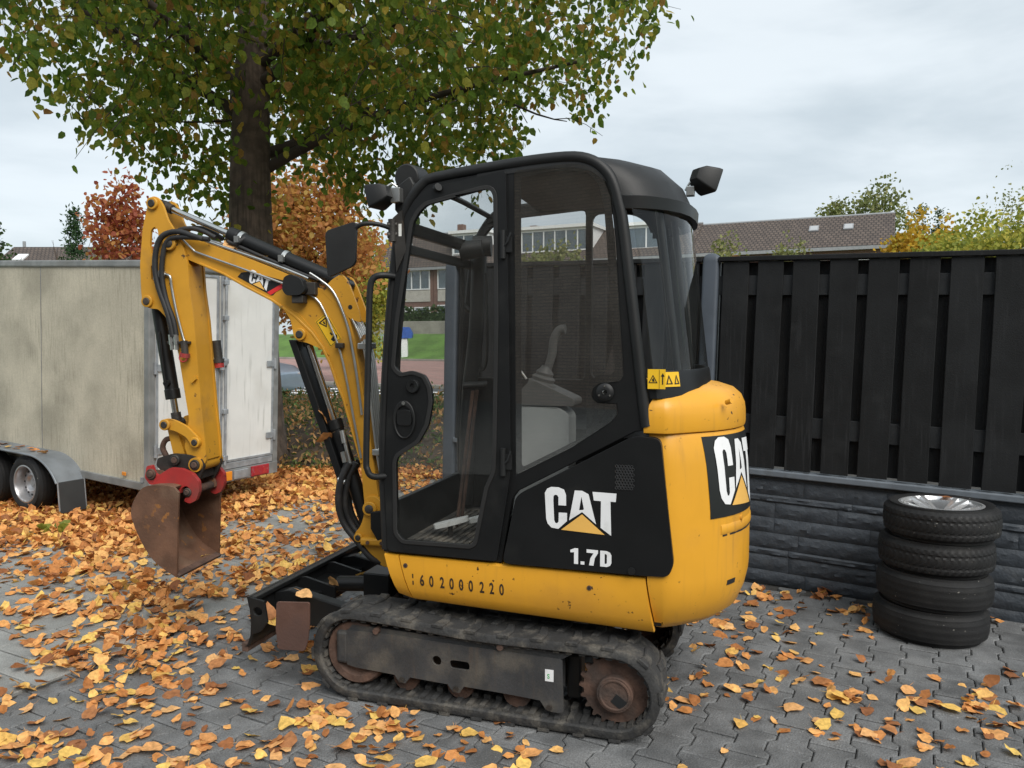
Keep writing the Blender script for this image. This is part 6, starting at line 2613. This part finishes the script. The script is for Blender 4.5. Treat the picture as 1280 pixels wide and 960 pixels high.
lump = 1 + .10 * np.sin(d[:, 0] * 6 + 1.2) * np.cos(d[:, 1] * 5 + .4) + .07 * np.sin(d[:, 2] * 9 + d[:, 0] * 7)
C = d * (rr * lump)[:, None] * np.array(rad) + np.array(cc)
low = C[:, 2] < 5.9
C[:, 2] += .5 * np.maximum(0, -1.2 - C[:, 0])
keep = low | (rng.uniform(size=len(C)) < .12)
C = C[keep]
# the trunk stays in sight below the first boughs
hide = (np.abs(C[:, 0] - .1) < .75) & (C[:, 1] < .3) & (C[:, 2] < 4.5) & (rng.uniform(size=len(C)) < .82)
C = C[~hide][:NT]
# short drooping sprays of leaves at every twig end
per = rng.integers(8, 26, len(C))
idx = np.repeat(np.arange(len(C)), per)
N = len(idx)
sd = rand_dirs(len(C), -.35)
ln_ = rng.uniform(.25, .65, len(C))
t = rng.uniform(0, 1, N)
P = C[idx] + sd[idx] * (t * ln_[idx])[:, None] + rng.normal(size=(N, 3)) * .085
P[:, 2] -= .12 * t * t
ax = rand_dirs(N) * .8 + np.array([0, 0, -.75]) + sd[idx] * .4
nr = rand_dirs(N, .5)
o = leaf_batch('crown', P, rng.uniform(.065, .118, N), ax, nr, LEAF_TREE, 'linden_leaf', LI)
o['kind'] = 'stuff'
q = MB()
for i in range(0, len(C), 3):
    c0 = Vector(C[i])
    q.tube([c0 - Vector(sd[i]) * .25, c0, c0 + Vector(sd[i]) * ln_[i] - Vector((0, 0, .08))], [.006, .004, .002], 4)
o = q.build('twigs', 'twig', LI, smooth=60)
o['kind'] = 'stuff'
# a few low leafy shoots on the trunk
S = np.array([(-.45 + .25 * math.sin(k), -.25, 2.55 + .12 * (k % 5)) for k in range(9)] + [(.35, -.2, 3.0), (.2, -.3, 3.3), (-.3, -.3, 3.4)])
idx = np.repeat(np.arange(len(S)), 9)
P = S[idx] + rng.normal(size=(len(idx), 3)) * np.array([.13, .1, .1])
o = leaf_batch('trunk_shoots', P, rng.uniform(.07, .11, len(idx)), rand_dirs(len(idx), -.8), rand_dirs(len(idx), .4), LEAF_TREE, 'linden_leaf', LI)
o['kind'] = 'stuff'

# ---- trees in the street behind
def at(u, Y):
    return ((u - 640) / 961 * Y, Y, -.03)


tree('autumn_tree', 'slender red leaved tree rising behind the trailer and arm', 'tree', at(155, 28), 2.2, .12, (0, 0, 4.6), (1.0, 1.0, 2.75), 3400, .19, 'red_tree_leaf', group='autumn trees in the street', spread=.2)
tree('autumn_tree', 'broad orange leaved tree behind the linden trunk and boom', 'tree', at(388, 27), 2.0, .16, (0, 0, 4.7), (2.2, 2.0, 3.0), 10500, .19, 'orange_tree_leaf', group='autumn trees in the street', spread=.2)
tree('autumn_tree', 'yellow green tree between the boom and the cab', 'tree', at(452, 38), 1.6, .12, (0, 0, 3.7), (1.35, 1.35, 2.9), 6500, .2, 'lime_leaf', group='autumn trees in the street', spread=.22)
tree('conifer', 'dark green conifer rising behind the trailer roof', 'tree', at(98, 42), 1.5, .15, (0, 0, 4.6), (1.45, 1.45, 3.9), 5200, .20, 'conifer_leaf', shape='cone', template=LEAF_SLIM, spread=.11, droop=.2)
tree('street_tree', 'dark green tree at the end of the trailer beside the far house', 'tree', at(-14, 42), 2.0, .15, (0, 0, 4.8), (1.3, 1.3, 2.6), 1500, .22, 'dark_leaf', spread=.2)
tree('street_tree', 'small olive shrub between conifer and red tree', 'tree', at(124, 34), 1.0, .08, (0, 0, 3.0), (.75, .75, 1.9), 1100, .15, 'lime_leaf', spread=.22)
tree('garden_tree', 'thin pale tree behind the tiled roof, shorter of two', 'tree', at(1040, 78), 8, .2, (0, 0, 12.4), (1.5, 1.5, 3.2), 1600, .34, 'pale_leaf', spread=.22, template=LEAF_TREE)
tree('garden_tree', 'tall pale tree with open crown behind the tiled roof', 'tree', at(1090, 78), 8, .25, (0, 0, 13.0), (2.9, 2.9, 4.0), 2600, .34, 'pale_leaf', spread=.14, clump=9)
tree('garden_tree', 'small pale green tree in front of the tiled roof', 'tree', at(905, 36), 2.5, .07, (0, 0, 4.9), (.8, .8, 1.5), 900, .16, 'pale_leaf', spread=.24, clump=8)
tree('garden_tree', 'wispy small tree below the skylights of the end house', 'tree', at(985, 36), 2.5, .06, (0, 0, 4.9), (.9, .9, 1.2), 650, .15, 'pale_leaf', spread=.24, clump=8)
tree('garden_shrub', 'yellow green bush growing in front of the house with the widest dormer', 'shrub', at(690, 40), 2.0, .1, (0, 0, 4.6), (2.0, 1.2, 1.5), 4000, .19, 'pale_leaf', spread=.25)
tree('garden_shrub', 'orange yellow shrub beside the end wall of the tiled house', 'shrub', at(1138, 40), 2.0, .1, (0, 0, 4.9), (1.35, 1.3, 2.6), 5200, .22, 'yellow_leaf', spread=.2)
tree('garden_shrub', 'golden shrub between the orange yellow shrub and the lime bush', 'shrub', at(1168, 38), 2.0, .1, (0, 0, 4.6), (1.2, 1.2, 2.3), 4200, .21, 'yellow_leaf', spread=.2)
tree('garden_shrub', 'lime green bush rising highest above the black fence', 'shrub', at(1212, 32), 2.0, .1, (0, 0, 3.9), (2.1, 1.6, 2.35), 9000, .18, 'lime_leaf', spread=.2)
tree('garden_shrub', 'lime green bush behind the fence above the tyre stack', 'shrub', at(1268, 28), 2.0, .1, (0, 0, 3.5), (1.9, 1.5, 2.4), 8500, .17, 'lime_leaf', spread=.2)
tree('garden_tree', 'bare twiggy tree with few pale leaves above the lime bushes', 'tree', at(1248, 40), 4.0, .09, (0, 0, 7.6), (1.3, 1.3, 2.2), 420, .13, 'pale_leaf', spread=.2, clump=6, limbs=14)
for k, u in enumerate((1146, 1168)):
    tree('pine_tree', ('dark pine far behind the yellow shrubs, left of two' if False else 'dark far pine rising behind the yellow shrubs'), 'tree', at(u, 85), 8, .3, (0, 0, 10.8), (1.9, 1.9, 5.2), 900, .42, 'dark_leaf', shape='cone', template=LEAF_SLIM, group='far pines', spread=.15)

# shrubs and hedge at the foot of the terrace
for k, (s, h, rx) in enumerate(((-40.5, 1.5, 1.3), (-38.3, 1.1, 1.2))):
    p = far(s, 53.6, 1.85)
    tree('front_garden_shrub', ('tall rounded green shrub at the corner of the end house' if k == 0 else 'low rounded green shrub beside the tall shrub at the end house'), 'shrub', (p.x, p.y, 1.85), .5, .06, (0, 0, h), (rx, 1.0, h), 1600, .2, 'dark_leaf' if k else 'lime_leaf', spread=.2)
hg = empty('hedge', far(-36.5, 53.0, 1.85), FA)
tag(hg, 'clipped dark green hedge on top of the low garden wall', 'hedge')
N = 5200
P = np.stack([rng.uniform(0, 12, N), rng.uniform(-.4, .6, N), rng.uniform(.1, 2.1, N)], 1)
P[:, 2] += .15 * np.sin(P[:, 0] * 2.1)
o = leaf_batch('foliage', P, rng.uniform(.14, .26, N), rand_dirs(N, .3), rand_dirs(N, .5), LEAF_TREE, 'dark_leaf', hg)
o['kind'] = 'stuff'
q = MB()
q.box(0, 12, -.25, .45, 0, 1.7)
q.build('hedge_core', 'dark_leaf', hg, smooth=0)

# ---- ground cover bed behind the trailer
def bed_h(x, y):
    e = min(smooth01((x + 5.6) / .8), smooth01((1.0 - x) / .6), smooth01((y - 8.75) / 1.1), smooth01((14.2 - y) / .8))
    return e * (.55 + .16 * noise.noise(Vector((x * 1.1, y * 1.1, 0))) + .08 * noise.noise(Vector((x * 3, y * 3, 5))))


q = MB()
xs_ = np.linspace(-5.6, 1.0, 28)
ys_ = np.linspace(8.75, 14.2, 22)
V = [(x, y, -.02 + .8 * bed_h(x, y)) for y in ys_ for x in xs_]
F = [(j * 28 + i, j * 28 + i + 1, (j + 1) * 28 + i + 1, (j + 1) * 28 + i) for j in range(21) for i in range(27)]
q.add(V, F)
tag(q.build('planting_bed', 'soil', smooth=80), kind='structure')
N = 15000
X = rng.uniform(-5.5, .9, N)
Yb = 8.8 + 5.2 * rng.uniform(0, 1, N) ** 1.25
Z = np.array([bed_h(x, y) for x, y in zip(X, Yb)])
P = np.stack([X, Yb, Z * rng.uniform(.75, 1.12, N) + rng.uniform(-.02, .10, N)], 1)
o = leaf_batch('ground_cover', P, rng.uniform(.045, .10, N), rand_dirs(N, .5), rand_dirs(N, .9), LEAF_SLIM, 'bed_leaf')
tag(o, 'low leafy ground cover strewn with fallen leaves behind the trailer', 'ground cover', kind='stuff')

# green weed by the trailer wheel
wd = empty('weed', tuple(yard(-6.05, 3.55, 0)))
tag(wd, 'small green weed growing from the leaves beside the trailer wheel', 'plant')
N = 26
a = rng.uniform(0, 6.28, N)
P = np.stack([.05 * np.cos(a), .05 * np.sin(a), rng.uniform(.0, .08, N)], 1)
leaf_batch('leaves', P, rng.uniform(.05, .09, N), np.stack([np.cos(a), np.sin(a), np.full(N, .55)], 1), rand_dirs(N, 1.2), LEAF_TREE, 'lime_leaf', wd)

# ================================================================== fallen leaves
def leaf_density(x, y):
    a = A.x * x + A.y * y
    b = B.x * x + B.y * y
    cl = .52 + 1.0 * (noise.noise(Vector((x * 1.2, y * 1.2, 2.0))) + .12) + .9 * noise.noise(Vector((x * 3.1, y * 3.1, 7.0)))
    cl = max(.12 if a > -1.4 else .34, min(1.7, cl))
    if a > -3.5:                                        # dark stones
        edge = smooth01((-.7 - a) / 2.5)
        base = 56 + 185 * edge
        if b > 4.55:
            base += 26
        return base * cl * 1.15
    near = smooth01((b - 1.2) / 3.2)                    # slabs, thicker towards the trailer and tree
    base = 210 + 170 * near
    trailer_side = smooth01((-4.6 - a) / 1.2) * smooth01((b - 2.9) / .8)
    base += 520 * trailer_side
    path = smooth01((b - 6.3) / .9)
    base += 320 * path
    return base * (cl if trailer_side < .5 else max(.8, cl))


leaves = []
NB_ = 200000
px_ = rng.uniform(-6.5, 3.4, NB_)
py_ = rng.uniform(2.2, 9.6, NB_)
cell = 9.9 * 7.4 / NB_
ex_o, ex_r = Vector((-.001, 3.536)), R(-17.86)
for x, y in zip(px_, py_):
    ok, d_ = in_view((x, y, 0), .04)
    if not ok:
        continue
    if rng.uniform() > leaf_density(x, y) * cell:
        continue
    dx, dy = x - ex_o.x, y - ex_o.y
    lx = dx * math.cos(ex_r) + dy * math.sin(ex_r)
    ly = -dx * math.sin(ex_r) + dy * math.cos(ex_r)
    if abs(lx) < .83 and .20 < abs(ly) < .545:
        continue
    if (x - TX) ** 2 + (y - TY) ** 2 < .335 ** 2:
        continue
    if (Vector((x, y, 0)) - FO).dot(Vector((-math.sin(R(-29)), math.cos(R(-29)), 0))) > -.04 and x > -.6:
        continue
    den = leaf_density(x, y)
    leaves.append((x, y, den, d_))
    if rng.uniform() < .36:                             # leaves catch on one another
        for _ in range(rng.integers(1, 4)):
            leaves.append((x + rng.normal() * .055, y + rng.normal() * .055, den + 160, d_))
print('fallen leaves', len(leaves))
size = .036 + .052 * rng.uniform(0, 1, len(leaves)) ** 1.4
order = sorted(range(len(leaves)), key=lambda i: -size[i] / leaves[i][3])
LEAFM = []
for i, (tv, tf) in enumerate(FALLEN):
    me = bpy.data.meshes.new('fallen_leaf')
    me.from_pydata([tuple(v) for v in tv], [], tf)
    for p_ in me.polygons:
        p_.use_smooth = True
    row = []
    for tone in ('brown', 'orange', 'orange', 'yellow'):
        m2_ = me.copy()
        m2_.materials.append(MATS['fallen_' + tone])
        row.append((m2_, tone))
    LEAFM.append(row)


def single_leaf(pos, s, rz, tx=0.0, ty=0.0, k=None):
    me_, tone = random.choice(LEAFM[k if k is not None else random.randrange(len(LEAFM))])
    o = bpy.data.objects.new('fallen_leaf', me_)
    o['tone'] = tone
    col.objects.link(o)
    o.location = pos
    o.rotation_euler = (tx, ty, rz)
    o.scale = (s, s, s)
    return o


EXM = Matrix.Translation((-.001, 3.536, 0)) @ Matrix.Rotation(R(-17.86), 4, 'Z')
NSING = 258
for i in order[:NSING]:
    x, y, den, d_ = leaves[i]
    s = float(size[i])
    k = random.randrange(len(FALLEN))
    zmin = float(FALLEN[k][0][:, 2].min())
    o = single_leaf((x, y, .003 - zmin * s + random.uniform(0, .006)), s, random.uniform(0, 6.28), random.gauss(0, .16), random.gauss(0, .16), k)
    ya, yb = A.x * x + A.y * y, B.x * x + B.y * y
    lx, ly = (EXM.inverted() @ Vector((x, y, 0)))[:2]
    if ya < -3.5:
        where = 'lying on the pale square slabs near the bucket'
    elif lx > .75:
        where = ('lying at the foot of the rock faced fence base' if yb > 4.5 else 'lying on dark stones between the yellow counterweight and the tyre stack')
    elif lx > -.85:
        where = 'lying on dark stones along the near rubber track' if ly < 0 else 'lying on dark stones behind the excavator'
    else:
        where = 'lying on dark stones in front of the dozer blade'
    tag(o, 'fallen ' + o['tone'] + ' leaf ' + where, 'leaf', 'fallen leaves ' + where)
    del o['tone']
rest = order[NSING:]
groups = [[] for _ in FALLEN]
for i in rest:
    groups[random.randrange(len(FALLEN))].append(i)
VV, FF, off = [], [], 0
parts = []
for k, ids in enumerate(groups):
    n = len(ids)
    if not n:
        continue
    pos = np.array([(leaves[i][0], leaves[i][1], .004 - float(FALLEN[k][0][:, 2].min()) * size[i] + random.random() * min(.042, .00006 * leaves[i][2])) for i in ids])
    a = rng.uniform(0, 6.28, n)
    tilt = np.array([.16 + min(.5, leaves[i][2] / 900) for i in ids])
    ax = np.stack([np.cos(a), np.sin(a), rng.normal(size=n) * tilt], 1)
    nr = np.stack([rng.normal(size=n) * tilt, rng.normal(size=n) * tilt, np.ones(n)], 1)
    parts.append(leaf_batch('leaf_litter', pos, size[ids], ax, nr, FALLEN[k], 'litter_tint'))
# join the batches into one litter object
bm = bmesh.new()
for o in parts:
    bm.from_mesh(o.data)
me = bpy.data.meshes.new('leaf_litter')
bm.to_mesh(me)
bm.free()
me.materials.append(MATS['litter_tint'])
lo_ = bpy.data.objects.new('leaf_litter', me)
col.objects.link(lo_)
for o in parts:
    m0 = o.data
    bpy.data.objects.remove(o)
    bpy.data.meshes.remove(m0)
tag(lo_, 'brown and orange fallen leaves covering the paving and drifted under the trailer', 'leaves', kind='stuff')

# leaves caught on the machine, the trailer and the wheel
for (x, y, z, s) in ((-.92, -.34, .40, .085), (-.88, -.10, .36, .08), (-.80, .12, .365, .09), (-.74, .18, .37, .085), (-1.03, -.44, .31, .09), (-1.00, -.46, .30, .08), (-.96, .30, .39, .08),
                     (.30, -.25, 2.305, .07), (.22, -.30, 2.30, .06)):
    o = single_leaf(EXM @ Vector((x, y, z)), s, random.uniform(0, 6), random.gauss(0, .4), random.gauss(0, .4))
    tag(o, 'fallen leaf caught on the blade or cab roof of the excavator', 'leaf', 'leaves caught on the excavator')
for (x, y, z, s) in ((-.80, -.03, 2.015, .08), (-.74, .02, 1.99, .09), (-.68, -.02, 1.97, .085), (-.60, .02, 1.945, .08), (-.90, .0, 2.045, .07), (-.385, -.02, 1.85, .085), (-.30, .0, 1.80, .08),
                     (-.30, -.052, 1.10, .085), (-.36, -.052, 1.22, .08), (-.13, -.06, 1.565, .08), (-1.08, .09, .425, .085)):
    o = single_leaf(EXM @ BT(Vector((x, y, z))), s, random.uniform(0, 6), random.gauss(0, .5), random.gauss(0, .5))
    tag(o, 'fallen leaf lodged among pipes on the boom or in the bucket', 'leaf', 'leaves caught on the digging arm')
TRM = Matrix.Translation((-3.04, 6.35, 0)) @ Matrix.Rotation(YA, 4, 'Z') @ Matrix.Rotation(.045, 4, 'Y')
for k in range(15):
    o = single_leaf(TRM @ Vector((-1.25 - .075 * k, -.12 + random.uniform(-.08, .08), .490)), random.uniform(.06, .09), random.uniform(0, 6), random.gauss(0, .2), random.gauss(0, .2))
    tag(o, 'fallen leaf resting on the grey trailer fender', 'leaf', 'leaves on the trailer fender')
o = single_leaf((TX + .12, TY + .10, .706), .075, 1.0, .1, .1)
tag(o, 'orange leaf lying on the alloy rim of the stacked wheel', 'leaf')
o = single_leaf(tuple(FO + Vector((math.cos(R(-29)), math.sin(R(-29)), 0)) * -.12 + Vector((0, 0, 2.088))), .07, 1.0, .1, .1)
tag(o, 'orange leaf lying on top of the black fence cap', 'leaf')

for o in bpy.data.objects:
    if 'tone' in o:
        del o['tone']
